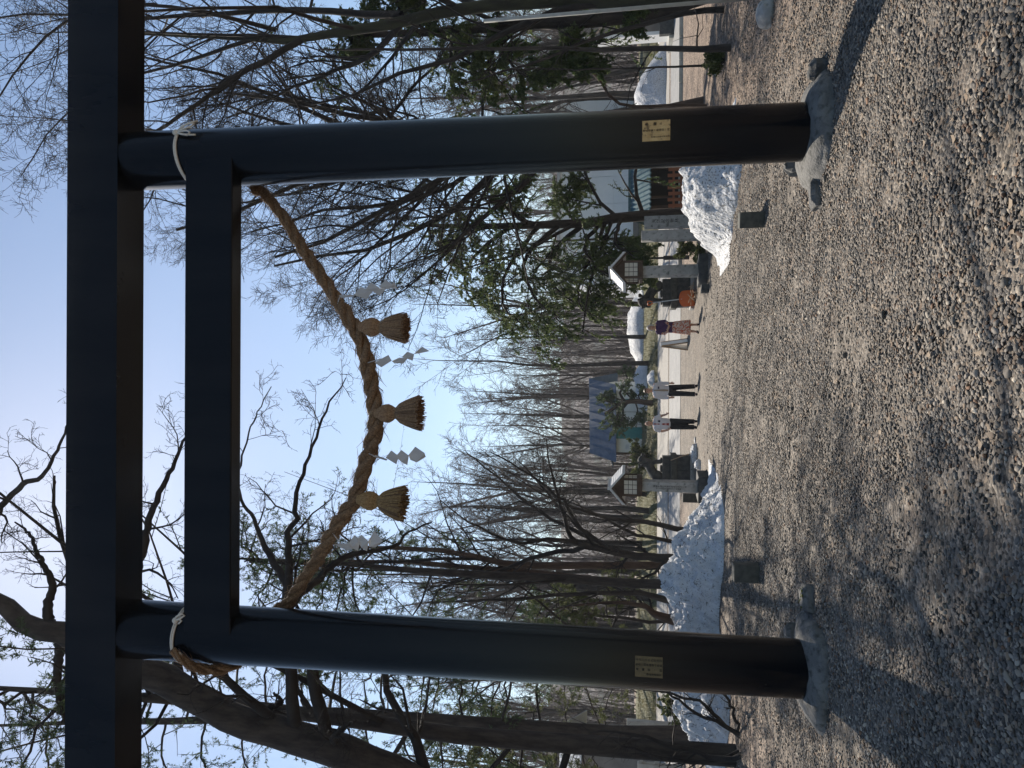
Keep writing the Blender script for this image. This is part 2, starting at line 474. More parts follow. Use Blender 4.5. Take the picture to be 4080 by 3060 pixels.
# loose pebbles on the near gravel: real stones, too many to count
def pebbles():
    g = nrg
    def spread(n, y0, y1, smin, smax, pw=2.0):
        u = g.random(n)
        Y = np.sqrt(y0 * y0 + (y1 * y1 - y0 * y0) * u)
        X = (g.random(n) * 2 - 1) * (Y * .585 + .3)
        s = smin + (smax - smin) * g.random(n) ** pw
        k = np.clip((np.abs(X + .25) - 3.4) / 2.0, 0, .8)
        bare = np.array([noise.noise(Vector((a * .8, b * .55, 21))) for a, b in zip(X, Y)])
        k = np.maximum(k, np.clip((bare - .22) * 3, 0, .75))
        keep = (g.random(n) > k) & (g.random(n) > np.clip((Y - 12) / 9, 0, 1))
        return np.stack([X, Y, s], 1)[keep]
    A = np.concatenate([spread(30000, 2.2, 4.6, .0065, .0165, 1.7), spread(62000, 4.5, 8.0, .0065, .015), spread(75000, 7.8, 13.0, .0085, .0165), spread(60000, 12.5, 21.0, .0095, .017), spread(420, 2.4, 9, .018, .03)])
    n = len(A)
    me = bpy.data.meshes.new('gravel')
    zz = np.array([surf(q[0], q[1]) for q in A])
    sc3 = np.stack([A[:, 2] * g.uniform(.8, 1.5, n), A[:, 2] * g.uniform(.7, 1.1, n), A[:, 2] * g.uniform(.4, .75, n)], 1)
    co = np.stack([A[:, 0], A[:, 1], zz + sc3[:, 2] * g.uniform(.1, .7, n)], 1).astype(np.float32)
    me.vertices.add(n); me.vertices.foreach_set('co', co.ravel())
    rot = np.stack([g.normal(0, .3, n), g.normal(0, .3, n), g.random(n) * 6.283], 1)
    pal = np.array([(.125, .12, .115), (.17, .158, .146), (.215, .195, .175), (.075, .073, .074), (.27, .25, .222), (.20, .155, .115), (.15, .138, .13), (.40, .37, .32), (.16, .095, .06)])
    C = pal[g.choice(len(pal), n, p=[.19, .18, .16, .15, .10, .10, .055, .025, .04])] * g.uniform(.38, 1.15, (n, 1)) * np.array([[1.07, 1.0, .91]])
    pat = np.array([noise.noise(Vector((q[0] * .55, q[1] * .4, 9))) + .5 * noise.noise(Vector((q[0] * 1.9, q[1] * 1.4, 4))) for q in A])
    C = C * (1.0 + .38 * pat[:, None])
    for nm, ty, ar in (('scl', 'FLOAT_VECTOR', sc3), ('rot', 'FLOAT_VECTOR', rot)):
        at_ = me.attributes.new(nm, ty, 'POINT'); at_.data.foreach_set('vector', ar.astype(np.float32).ravel())
    at_ = me.attributes.new('stone', 'FLOAT_COLOR', 'POINT'); at_.data.foreach_set('color', np.concatenate([C, np.ones((n, 1))], 1).astype(np.float32).ravel())
    at_ = me.attributes.new('kindno', 'INT', 'POINT'); at_.data.foreach_set('value', g.integers(0, 3, n).astype(np.int32))
    m = bpy.data.materials.new('pebble'); m.use_nodes = True
    N = m.node_tree.nodes; b = N['Principled BSDF']; b.inputs['Roughness'].default_value = .75; b.inputs['Specular IOR Level'].default_value = .35
    an = N.new('ShaderNodeAttribute'); an.attribute_name = 'stone'; an.attribute_type = 'INSTANCER'
    m.node_tree.links.new(an.outputs['Color'], b.inputs['Base Color'])
    me.materials.append(m)
    o = link('gravel', me)
    ng = bpy.data.node_groups.new('scatter', 'GeometryNodeTree')
    ng.interface.new_socket('Geometry', in_out='INPUT', socket_type='NodeSocketGeometry')
    ng.interface.new_socket('Geometry', in_out='OUTPUT', socket_type='NodeSocketGeometry')
    N = ng.nodes; K = ng.links
    gi, go = N.new('NodeGroupInput'), N.new('NodeGroupOutput')
    def named(nm, ty):
        q = N.new('GeometryNodeInputNamedAttribute'); q.data_type = ty; q.inputs['Name'].default_value = nm; return q.outputs['Attribute']
    jn = N.new('GeometryNodeJoinGeometry')
    for k in range(3):
        ic = N.new('GeometryNodeMeshIcoSphere'); ic.inputs['Subdivisions'].default_value = 2
        sp_ = N.new('GeometryNodeSetPosition')
        nz = N.new('ShaderNodeTexNoise'); nz.noise_dimensions = '4D'; nz.inputs['Scale'].default_value = .9; nz.inputs['W'].default_value = 3.7 * k; nz.inputs['Detail'].default_value = 1
        sub = N.new('ShaderNodeVectorMath'); sub.operation = 'SUBTRACT'; sub.inputs[1].default_value = (.5, .5, .5)
        mul = N.new('ShaderNodeVectorMath'); mul.operation = 'SCALE'; mul.inputs['Scale'].default_value = 1.3
        K.new(nz.outputs['Color'], sub.inputs[0]); K.new(sub.outputs[0], mul.inputs[0]); K.new(mul.outputs[0], sp_.inputs['Offset'])
        K.new(ic.outputs['Mesh'], sp_.inputs['Geometry'])
        ss = N.new('GeometryNodeSetShadeSmooth'); K.new(sp_.outputs[0], ss.inputs['Geometry'])
        sm = N.new('GeometryNodeSetMaterial'); sm.inputs['Material'].default_value = m; K.new(ss.outputs[0], sm.inputs['Geometry'])
        cm = N.new('FunctionNodeCompare'); cm.data_type = 'INT'; cm.operation = 'EQUAL'; cm.inputs[3].default_value = k
        K.new(named('kindno', 'INT'), cm.inputs[2])
        io = N.new('GeometryNodeInstanceOnPoints')
        K.new(gi.outputs[0], io.inputs['Points']); K.new(cm.outputs[0], io.inputs['Selection']); K.new(sm.outputs[0], io.inputs['Instance'])
        K.new(named('rot', 'FLOAT_VECTOR'), io.inputs['Rotation']); K.new(named('scl', 'FLOAT_VECTOR'), io.inputs['Scale'])
        K.new(io.outputs[0], jn.inputs[0])
    K.new(jn.outputs[0], go.inputs[0])
    md = o.modifiers.new('scatter', 'NODES'); md.node_group = ng
    return tag(o, 'loose grey pebbles covering the shrine forecourt', 'gravel', kind='stuff')
pebbles()

def leaf_litter():
    """curled dry leaves and twig bits lying on the gravel"""
    g = nrg
    n = 14000
    Y = 2.4 + 15 * g.random(n) ** 1.3
    side = g.random(n)
    X = (g.random(n) * 2 - 1) * (Y * .58)
    far = np.abs(X + .25) > 3.0
    k = far | (g.random(n) < .3)
    X, Y = X[k], Y[k]; n = len(X)
    s = .008 + .022 * g.random(n) ** 2.5
    a = g.random(n) * 6.283
    V = np.zeros((n, 6, 3))
    base = np.array([(-1, 0, .25), (-.3, -.5, 0), (.5, -.45, .05), (1, 0, .35), (.4, .5, .08), (-.4, .5, .02)])
    base = base[None] * np.stack([s, s, s], 1)[:, None, :] * (1 + .3 * g.standard_normal((n, 6, 1)))
    ca, sa = np.cos(a)[:, None], np.sin(a)[:, None]
    V[..., 0] = base[..., 0] * ca - base[..., 1] * sa + X[:, None]
    V[..., 1] = base[..., 0] * sa + base[..., 1] * ca + Y[:, None]
    zz = np.array([surf(x, y) for x, y in zip(X, Y)])
    V[..., 2] = base[..., 2] + (zz + .016 + .01 * g.random(n))[:, None]
    f = np.array([(0, 1, 4, 5), (1, 2, 3, 4)])
    F = (f[None] + (np.arange(n) * 6)[:, None, None]).reshape(-1, 4)
    m = mat('dry_leaf', (.12, .075, .05), (.36, .28, .2), 3.5, .8, trans=.2)
    return tag(link('leaf_litter', fast_mesh('leaf_litter', V.reshape(-1, 3), F, m)), 'dry brown leaf bits scattered over the gravel', 'leaves', kind='stuff')
leaf_litter()

# paved lane across the far side of the forecourt, grass bank behind it
pave = mat('pale_asphalt', (.20, .20, .20), (.26, .255, .25), 1.1, .85, .15, 60, c3=(.30, .295, .28), s3=6, t3=(.5, .8))
lane = sheet('path', list(np.linspace(-60, 60, 30)), [31.6, 33, 35, 36.6], lambda x, y: gz(y) + .012, pave)
tag(lane, kind='structure')
gravel_lot = sheet('far_gravel_lot', list(np.linspace(-60, 60, 30)), [37.2, 40, 43.2], lambda x, y: gz(y) + .008,
                   mat('pale_gravel', (.22, .205, .185), (.36, .34, .31), 14, .9, .5, 60))
tag(gravel_lot, kind='structure')
grass = mat('dry_grass', (.06, .065, .028), (.15, .135, .07), 1.6, .95, .9, 40, c3=(.04, .05, .02), s3=7, t3=(.5, .7))
bank = sheet('grass_bank', list(np.linspace(-70, 70, 150)), [43.5, 43.7, 44.2, 45, 46, 46.5, 47, 48, 49, 50, 51, 52, 54, 56, 58, 60, 62, 64],
             lambda x, y: gz(y) - .02 + (.08 + .14 * max(0, noise.noise(Vector((x * .5, y * .5, 0)))) if 43.6 < y < 63 else 0), grass)
tag(bank, kind='structure')

def grass_tufts():
    g = nrg; n = 26000
    X = g.uniform(-26, 22, n); Y = 43.6 + 12 * g.random(n) ** 1.6
    h = .05 + .14 * g.random(n); w = .012 + .012 * g.random(n); a = g.random(n) * 6.28; ln = g.normal(0, .06, (n, 2))
    z = np.array([gz(y) + .06 + .14 * max(0, noise.noise(Vector((x * .5, y * .5, 0)))) for x, y in zip(X, Y)])
    V = np.zeros((n, 3, 3))
    V[:, 0] = np.stack([X - w * np.cos(a), Y - w * np.sin(a), z - .02], 1)
    V[:, 1] = np.stack([X + w * np.cos(a), Y + w * np.sin(a), z - .02], 1)
    V[:, 2] = np.stack([X + ln[:, 0], Y + ln[:, 1], z + h], 1)
    m = mat('grass_blade', (.07, .08, .03), (.24, .20, .11), .8, .9, trans=.3)
    tag(link('grass', fast_mesh('grass', V.reshape(-1, 3), np.arange(n * 3).reshape(-1, 3), m, False)), 'short dry grass on the bank behind the lane', 'grass', kind='stuff')
grass_tufts()

# wooded hill that closes the view
hm = mat('wooded_hill', (.085, .075, .07), (.15, .13, .12), .03, 1.0, 1.0, .4, stretch=(1, 1, .35), c3=(.075, .085, .07), s3=.05, t3=(.52, .66))
def hillz(x, y):
    t = min(1, max(0, (y - 150) / 330))
    t = t * t * (3 - 2 * t)
    return 1.5 + t * (48 + 14 * noise.noise(Vector((x * .006, y * .004, 1))) + 9 * noise.noise(Vector((x * .03, y * .03, 7))))
hill = sheet('hills', list(np.linspace(-620, 620, 150)), list(np.linspace(148, 560, 50)), hillz, hm)
tag(hill, kind='structure')

# ================================================================== TORII
TX = -.145
torii = empty('torii_gate', (TX, 7.2, 0), 'tall black painted torii gate framing the view', 'torii gate')
PB = at(3222, 1530, 7.2).z            # pillar foot height above ground
base_z, top_z = .10, 7.32
def px(s, z):                           # centre of pillar at height z, side s
    t = (z - .13) / (7.2 - .13)
    return s * (2.575 + .075 * t)
def pr(z):
    t = (z - .13) / (7.2 - .13)
    return .272 + .046 * t
for s in (-1, 1):
    b = MB()
    zs = [base_z + (top_z - base_z) * i / 24 for i in range(25)]
    b.loft([[(px(s, z) + pr(z) * math.cos(2 * math.pi * k / 48), pr(z) * math.sin(2 * math.pi * k / 48), z) for k in range(48)] for z in zs])
    o = b.build('pillar', MT['torii'], torii, autos=40)
# lintel: a beam with a low ridged back, running past both pillars
b = MB()
prof = [(-.325, 7.29), (-.335, 7.60), (-.335, 7.905), (0, 7.98), (.27, 7.90), (.27, 7.66), (.10, 7.29)]
L0, L1 = -4.6, 4.75
xs = np.linspace(L0, L1, 30)
b.loft([[(x, p[0], p[1]) for p in reversed(prof)] for x in xs])
b.build('lintel', MT['torii'], torii)
b = MB()
hN = at(733, 1530, 6.9).z; lN = at(920, 1530, 6.9).z
b.box((0, -.20, (hN + lN) / 2), (2 * px(1, 6.2) - .1, .19, hN - lN), bev=.012)
b.build('tie_beam', MT['torii'], torii)

def text_mesh(s, size, depth=.0015):
    cu = bpy.data.curves.new('t', 'FONT'); cu.body = s; cu.size = size; cu.extrude = depth
    cu.align_x = 'CENTER'; cu.align_y = 'CENTER'; cu.resolution_u = 1
    o = bpy.data.objects.new('t', cu); col.objects.link(o)
    me = bpy.data.meshes.new_from_object(o.evaluated_get(bpy.context.evaluated_depsgraph_get()))
    bpy.data.objects.remove(o); bpy.data.curves.remove(cu)
    return me

def vertical_text(parent, lines, x0, z0, y, dx, mater, name='lettering'):
    """columns of characters set from right to left; lines: (text, size)"""
    V, Fs = [], []
    x = x0
    for text, size, ztop in lines:
        z = ztop
        for ch in text:
            if ch != ' ':
                me = text_mesh(ch, size)
                b0 = len(V)
                V += [(x + q.co.x, y - q.co.z, z - size * .5 + q.co.y) for q in me.vertices]
                Fs += [tuple(i + b0 for i in p.vertices) for p in me.polygons]
                bpy.data.meshes.remove(me)
            z -= size * 1.06
        x -= dx
    me = bpy.data.meshes.new(name); me.from_pydata(V, [], Fs); me.materials.append(mater)
    o = link(name, me, parent); o['kind'] = 'stuff'
    return o

def plate(s, v0, v1, y0, y1, m, lines, dx, rz):
    zc = at((v0 + v1) / 2, (y0 + y1) / 2, 6.93).z
    xc = at((v0 + v1) / 2, (y0 + y1) / 2, 6.93).x - TX
    h = at(v0, y0, 6.93).z - at(v1, y0, 6.93).z
    w = abs(at(v0, y0, 6.93).x - at(v0, y1, 6.93).x)
    r = pr(zc)
    cx = px(s, zc)
    a = math.asin((xc - cx) / r)
    b = MB()
    # plate bent to the pillar
    n = 8; half = w / 2 / r
    fr, bk = [], []
    for i in range(n + 1):
        t = a - half + 2 * half * i / n
        for zz, L_ in ((zc - h / 2, fr),):
            pass
    rings = []
    for rr in (r - .004, r + .006):
        rings.append([(cx + rr * math.sin(a - half + 2 * half * i / n), -rr * math.cos(a - half + 2 * half * i / n), zc - h / 2) for i in range(n + 1)]
                     + [(cx + rr * math.sin(a - half + 2 * half * i / n), -rr * math.cos(a - half + 2 * half * i / n), zc + h / 2) for i in range(n, -1, -1)])
    b.loft(rings)
    p = b.build('name_plate', m, torii)
    # lettering wrapped on the same curve
    tx = vertical_text(p, lines, 0, 0, 0, dx, MT['ink'])
    mid = -dx * (len(lines) - 1) / 2
    for q in tx.data.vertices:
        t = a + (q.co.x - mid) / (r + .007)
        rr = r + .0075 - q.co.y
        q.co = (cx + rr * math.sin(t), -rr * math.cos(t), zc + q.co.z)
    return p
plate(1, 2559, 2670, 480, 561, MT['brass'], [('奉 納', .036, .105), ('帯広市東一条南会一同', .024, .125), ('平成二十年九月吉日', .018, .045)], .062, 0)
plate(-1, 2530, 2640, 2617, 2697, MT['brass_dull'], [('平成二十年九月吉日', .026, .12), ('有志一同奉納東一条南', .024, .125), ('奉 納 者 一 同', .026, .12), ('帯広市東条会', .022, .02)], .044, 0)

# white cords tied round both pillars, with bows
def ring_cord(mb, s, z, tilt, r=.011, extra=.012, a0=0, a1=2 * math.pi, n=40):
    pts = []
    for i in range(n + 1):
        a = a0 + (a1 - a0) * i / n
        q = pr(z) + extra
        pts.append((TX + px(s, z) + q * math.cos(a), 7.2 + q * math.sin(a), z + tilt * math.cos(a) - .02 * math.sin(a)))
    mb.tube(pts, r, 6)
def on_front(s, z, dx, out):
    q = pr(z) + out
    a = max(-.98, min(.98, dx / q))
    return Vector((TX + px(s, z) + q * a, 7.2 - q * math.sqrt(1 - a * a), z))
b = MB()
zc = at(706, 660, 6.9).z
ring_cord(b, 1, zc, .03); ring_cord(b, 1, zc - .018, .03)
zk = zc + .03
K = on_front(1, zk, .20, .03)
b.ell(K, (.035, .03, .04))
for pts in ([(0, 0, 0), (.04, -.02, -.07), (.08, -.03, -.17), (.075, -.02, -.235), (.045, -.03, -.2), (.02, -.02, -.08), (0, 0, 0)],
            [(0, 0, 0), (-.03, -.03, -.08), (-.05, -.04, -.16), (-.025, -.05, -.2), (.0, -.04, -.15), (0, 0, 0)],
            [(0, 0, 0), (-.035, -.03, -.1), (-.045, -.035, -.19), (-.05, -.035, -.255)],
            [(0, 0, 0), (.06, -.02, -.09), (.10, .0, -.2), (.12, .03, -.24)]):
    P = [K + Vector(p) for p in pts]
    b.tube(P, .0105, 6)
tag(b.build('white_cord', MT['cord'], None, True), 'white cord tied in a bow around the right torii pillar', 'cord')
b = MB()
zc2 = at(700, 2500, 6.9).z
ring_cord(b, -1, zc2, -.01); ring_cord(b, -1, zc2 + .02, .0)
K = on_front(-1, zc2 + .02, .22, .04)
b.ell(K, (.035, .03, .035))
for pts in ([(0, 0, 0), (.05, -.03, -.03), (.09, -.03, -.09), (.07, -.03, -.13), (.03, -.03, -.07), (0, 0, 0)],
            [(0, 0, 0), (.03, -.03, -.06), (.015, -.04, -.1), (-.02, -.03, -.06)]):
    b.tube([K + Vector(p) for p in pts], .0105, 6)
K2 = on_front(-1, zc2 - .01, -.08, .03)
b.ell(K2, (.03, .025, .03))
b.tube([K2 + Vector(p) for p in [(0, 0, 0), (-.05, -.02, -.05), (-.07, -.02, -.09), (-.03, -.02, -.1), (0, 0, -.02)]], .0105, 6)
tag(b.build('white_cord', MT['cord'], None, True), 'white cord knotted around the left torii pillar over the rope end', 'cord')

# footing stones under the pillars, rounded, and rough wedges beside them
def boulder(name, c, d, label, m, seed, parent=None, power=3.0, rz=0.0, amp=.05):
    bm = bmesh.new(); bmesh.ops.create_icosphere(bm, subdivisions=4, radius=1.0)
    for q in bm.verts:
        p = q.co.copy()
        k = (abs(p.x) ** power + abs(p.y) ** power + abs(p.z) ** power) ** (-1 / power)
        p *= k * (1 + amp * noise.noise(p * 1.6 + Vector((seed, 0, 0))) + amp * .4 * noise.noise(p * 5 + Vector((seed, 3, 0))))
        q.co = Vector((p.x * d[0], p.y * d[1], p.z * d[2]))
    bmesh.ops.rotate(bm, verts=bm.verts, cent=(0, 0, 0), matrix=Matrix.Rotation(rz, 3, 'Z'))
    for f in bm.faces: f.smooth = True
    me = bpy.data.meshes.new(name); bm.to_mesh(me); bm.free(); me.materials.append(m)
    o = link(name, me, parent); o.location = c
    return tag(o, label, 'stone') if label else o
boulder('footing_stone', (TX + 2.575, 7.24, -.01), (.50, .52, .165), 'rounded granite footing stone under the right torii pillar', MT['granite'], 2, power=2.7, amp=.12)
boulder('footing_stone', (TX - 2.585, 7.24, -.01), (.51, .52, .17), 'rounded granite footing stone under the left torii pillar', MT['granite'], 5, power=2.7, amp=.12)

def wedge(v, y, Y, d, rz, label, seed, m=None, tiltx=0.0):
    x = ground_x(y, Y)
    b = MB()
    g = random.Random(seed)
    bm = bmesh.new(); bmesh.ops.create_cube(bm, size=1.0)
    bmesh.ops.subdivide_edges(bm, edges=list(bm.edges), cuts=2, use_grid_fill=True)
    for q in bm.verts:
        p = q.co
        k = .55 if p.z > .2 else 1.0
        q.co = Vector((p.x * d[0] * k, p.y * d[1] * k, p.z * d[2])) + Vector((g.uniform(-1, 1), g.uniform(-1, 1), g.uniform(-.5, .5))) * d[2] * .09
    bmesh.ops.bevel(bm, geom=list(bm.edges), offset=.006, segments=1, affect='EDGES')
    me = bpy.data.meshes.new('wedge_stone'); bm.to_mesh(me); bm.free(); me.materials.append(m or MT['granite'])
    o = link('wedge_stone', me); o.location = (x, Y, surf(x, Y) + d[2] * .35); o.rotation_euler = (tiltx, 0, rz)
    return tag(o, label, 'stone')
wedge(3200, 770, 7.2, (.30, .15, .10), .15, 'small wedge stone left of the right footing stone', 1)
wedge(3120, 660, 7.85, (.14, .16, .2), .2, 'small upright stone behind the right footing stone', 2)
wedge(3290, 280, 7.05, (.16, .18, .16), .9, 'dark chipped stone right of the right footing stone', 3, MT['darkstone'])
w = wedge(3205, 2385, 7.35, (.26, .2, .13), .2, 'mossy wedge stone right of the left footing stone', 4)
mo = MB(); gm = random.Random(2)
for _ in range(46): mo.ell((gm.gauss(.02, .035), gm.gauss(-.02, .03), .055 + gm.uniform(-.012, .006)), (gm.uniform(.008, .02), gm.uniform(.008, .02), gm.uniform(.006, .012)), 6)
mo.build('moss_patch', MT['moss'], w, True)
wedge(3100, 2520, 8.0, (.16, .16, .14), .5, 'small grey stone behind the left torii pillar', 6)

# ================================================================== SACRED ROPE
RP = [(565, 412), (610, 465), (650, 530), (690, 590), (722, 640), (745, 675), (775, 725), (790, 770), (800, 820), (808, 870), (812, 910),
      (805, 950), (790, 1000), (778, 1040), (765, 1080), (740, 1115), (715, 1155), (690, 1200), (660, 1245), (635, 1285), (608, 1317)]
K_ = 4080 / 2212.0
path = []
for i, (v, y) in enumerate(RP):
    t = abs(i / (len(RP) - 1) * 2 - 1)
    path.append(at(v * K_, y * K_, 7.32 + .2 * t ** 3))
# ends: round the backs of the pillars
zr0 = path[0].z
endR = []
for i in range(1, 9):
    a = math.pi * .5 - (i - 4) / 4.5 * 1.35
    q = pr(zr0) + .085
    endR.append(Vector((TX + px(1, zr0) + q * math.cos(a), 7.2 + q * math.sin(a), zr0 + .28 * i / 8 + (.28 * max(0, i - 4) / 4))))
zr1 = path[-1].z
endL = []
zt = at(705, 2495, 6.9).z
for i in range(1, 13):
    a = math.pi * .5 - .95 + i / 12 * (math.pi * 1.25)
    q = pr(zr1) + .075
    endL.append(Vector((TX + px(-1, zr1) + q * math.cos(a), 7.2 + q * math.sin(a), zr1 + (zt - zr1) * (i / 12) ** 1.3)))
full = list(reversed(endR)) + path + endL

def resample(pts, n):
    pts = [Vector(p) for p in pts]
    # Catmull-Rom through points
    out = []
    for i in range(len(pts) - 1):
        p0, p1, p2, p3 = pts[max(i - 1, 0)], pts[i], pts[i + 1], pts[min(i + 2, len(pts) - 1)]
        for k in range(8):
            t = k / 8
            out.append(.5 * ((2 * p1) + (p2 - p0) * t + (2 * p0 - 5 * p1 + 4 * p2 - p3) * t * t + (3 * p1 - p0 - 3 * p2 + p3) * t ** 3))
    out.append(pts[-1])
    d = [0]
    for a, b_ in zip(out, out[1:]): d.append(d[-1] + (b_ - a).length)
    res = []; j = 0
    for i in range(n):
        s = d[-1] * i / (n - 1)
        while j < len(d) - 2 and d[j + 1] < s: j += 1
        t = (s - d[j]) / max(1e-9, d[j + 1] - d[j])
        res.append(out[j].lerp(out[j + 1], t))
    return res, d[-1]

NP = 420
cl, rope_len = resample(full, NP)
rope = empty('sacred_rope', cl[NP // 2], 'thick twisted straw rope sagging between the torii pillars', 'rope')
rloc = rope.location.copy()
def rope_r(t):
    return .056 + .026 * math.exp(-((t - .5) / .22) ** 2) - .02 * max(0, abs(t - .5) - .42) / .08
frames = []
e1 = None
for i, p in enumerate(cl):
    t = (cl[min(i + 1, NP - 1)] - cl[max(i - 1, 0)]).normalized()
    if e1 is None: e1 = t.cross(Vector((0, 1, 0))).normalized()
    e1 = (e1 - t * e1.dot(t)).normalized(); frames.append((t, e1, t.cross(e1)))
strand_pts = []
for sidx in range(3):
    pts, rad = [], []
    for i, p in enumerate(cl):
        t = i / (NP - 1)
        a = sidx * 2 * math.pi / 3 + 2 * math.pi * t * rope_len / .60
        rr = rope_r(t) * (1 + .24 * noise.noise(Vector((t * 34, sidx, 0))) + .1 * noise.noise(Vector((t * 130, sidx, 5))))
        _, q1, q2 = frames[i]
        pts.append(p - rloc + (q1 * math.cos(a) + q2 * math.sin(a)) * rr * .56)
        rad.append(rr * .56)
    b = MB()
    b.tube(pts, rad, 12)
    b.build('strand', MT['straw'], rope, True)
    strand_pts.append((pts, rad))
b = MB()
g = random.Random(3)
for i in range(2600):
    j = g.randrange(6, NP - 8); si = g.randrange(3)
    p = strand_pts[si][0][j]; r_ = strand_pts[si][1][j]
    t, q1, q2 = frames[j]
    a = g.uniform(0, 6.283)
    o_ = (q1 * math.cos(a) + q2 * math.sin(a))
    s0 = p + o_ * r_ * .96
    dr = (strand_pts[si][0][j + 2] - strand_pts[si][0][j]).normalized() * g.choice((1, 1, -1))
    L_ = g.uniform(.06, .16)
    lift = g.uniform(.0, .22) if g.random() < .85 else g.uniform(.25, .8)
    e = s0 + dr * L_ + o_ * L_ * lift
    mpt = (s0 + e) / 2 + o_ * .006
    b.tube([s0, mpt, e], [.0032, .0028, .0015], 3, False)
b.build('loose_straw', MT['straw'], rope)['kind'] = 'stuff'

def tassel(v0, y0, v1, y1, wid, label, seed, m):
    """knob under the rope, neck binding, skirt of cut straw"""
    g = random.Random(seed)
    A, B = at(v0 * K_, y0 * K_, 7.24), at(v1 * K_, y1 * K_, 7.24)
    T = empty('straw_tassel', A, label, 'tassel', 'straw tassels under the rope')
    ax = (B - A); Lh = ax.length; ax.normalize()
    rot = Vector((0, 0, -1)).rotation_difference(ax).to_matrix()
    w = wid * K_ * 7.3 / F_PX / 2 * 1.1
    kn = MB(); rings = []
    prof = [(-.06, .045), (-.02, .06), (.03, .088), (.08, .104), (.12, .104), (.16, .088), (.185, .07), (.20, .058)]
    sc_ = Lh / .52
    nk = 72
    dark = mat('straw_shadow', (.15, .095, .06), (.22, .14, .085), 40, .9)
    for z, r_ in prof:
        rings.append([rot @ Vector(((r_ * sc_ * (1 + .055 * (1 if k % 4 < 2 else -1) + .04 * math.sin(k * 1.7 + z * 30) + .03 * g.uniform(-1, 1))) * math.cos(2 * math.pi * k / nk), (r_ * sc_ * .9 * (1 + .055 * (1 if k % 4 < 2 else -1))) * math.sin(2 * math.pi * k / nk), -z * sc_)) for k in range(nk)])
    kn.loft(rings); kn.build('knob', m, T, False)
    zn = .20 * sc_
    nb = MB()
    for dz in (-.006, .006, .018):
        nb.tube([rot @ Vector((.062 * sc_ * math.cos(a), .058 * sc_ * math.sin(a), -zn - dz)) for a in np.linspace(0, 6.283, 20)], .007, 5)
    nb.build('binding', m, T, True)
    st = MB()
    for i in range(430):
        a = g.uniform(0, 6.283); q = math.sqrt(g.random()) * .9
        if i < 210: q = g.uniform(.86, 1.0); a = i / 210 * 6.283 + g.uniform(-.03, .03)
        x0, y0_ = .055 * sc_ * q * math.cos(a), .05 * sc_ * q * math.sin(a)
        f_ = g.uniform(.9, 1.1)
        x1, y1_ = w * q * math.cos(a) * f_, w * .85 * q * math.sin(a) * f_
        L_ = (Lh - zn) * g.uniform(.88, 1.05)
        pts = []
        for t in (0, .2, .45, .75, 1.0):
            k = t ** .6
            pts.append(rot @ Vector((x0 + (x1 - x0) * k, y0_ + (y1_ - y0_) * k, -zn - L_ * t)))
        st.tube(pts, [.0055, .0062, .0065, .006, .005], 4, True, 1 if g.random() < .33 else 0)
    st.build('skirt', [m, dark], T)
    return T
tassel(786, 706, 878, 709, 62, 'brown straw tassel nearest the right pillar', 1, MT['straw_red'])
tassel(820, 893, 910, 892, 70, 'straw tassel at the low middle of the rope', 2, MT['straw_red'])
tassel(782, 1080, 874, 1088, 72, 'golden straw tassel nearest the left pillar', 3, MT['straw_gold'])

def shide(anchor, panels, label, Y=7.22):
    """zigzag paper streamer: panels are quads given by photo corners"""
    A = at(anchor[0] * K_, anchor[1] * K_, Y)
    b = MB()
    for i, poly in enumerate(panels):
        dy = (-.010, .012)[i % 2]
        P = [at(v * K_, y * K_, Y) - A for v, y in poly]
        n = len(P)
        th = .003
        fr = [p + Vector((0, dy - th + .03 * (k % 2), 0)) for k, p in enumerate(P)]
        bk = [p + Vector((0, dy + th + .03 * (k % 2), 0)) for k, p in enumerate(P)]
        fs = [tuple(range(n)), tuple(reversed(range(n, 2 * n)))] + [((k + 1) % n, k, n + k, n + (k + 1) % n) for k in range(n)]
        b.add(fr + bk, fs)
    c0 = sum((at(v * K_, y * K_, Y) for v, y in panels[0][:2]), Vector()) / 2
    nr = min(cl, key=lambda c: (c - c0).length)
    b.tube([c0 - A, (c0 + nr) / 2 - A + Vector((0, -.03, 0)), nr + Vector((0, -.05, 0)) - A], .005, 5)
    o = b.build('paper_streamer', MT['paper']); o.location = A
    return tag(o, label, 'paper streamer', 'paper streamers on the rope')
def zz(z, s, ox, oy):      # zoomed region coords -> displayed coords
    return [((ox + x * s) / K_, (oy + y * s) / K_) for x, y in z]
s1 = .4069
q = lambda L_: zz(L_, s1, 900, 700)
shide((760, 640), [q([(1115, 1170), (1120, 1195), (1260, 1183), (1255, 1165)]), q([(1250, 1165), (1305, 1085), (1430, 1130), (1365, 1207)]), q([(1368, 1115), (1415, 1043), (1510, 1100), (1425, 1135)]),
       q([(1420, 1120), (1505, 1095), (1570, 1105), (1488, 1172)]), q([(1500, 1090), (1558, 1017), (1645, 1075), (1575, 1110)]), q([(1590, 1080), (1636, 1040), (1672, 1102), (1600, 1100)])], 'zigzag paper streamer nearest the right pillar')
q = lambda L_: zz(L_, s1, 1000, 1350)
shide((812, 785), [q([(1212, 232), (1340, 157), (1380, 215), (1270, 278)]), q([(1375, 218), (1440, 182), (1530, 190), (1480, 240), (1400, 238)]), q([(1480, 180), (1525, 125), (1600, 150), (1578, 212), (1530, 195)]), q([(1590, 148), (1665, 75), (1745, 120), (1640, 140)])],
      'slanting zigzag paper streamer between two tassels, right of centre')
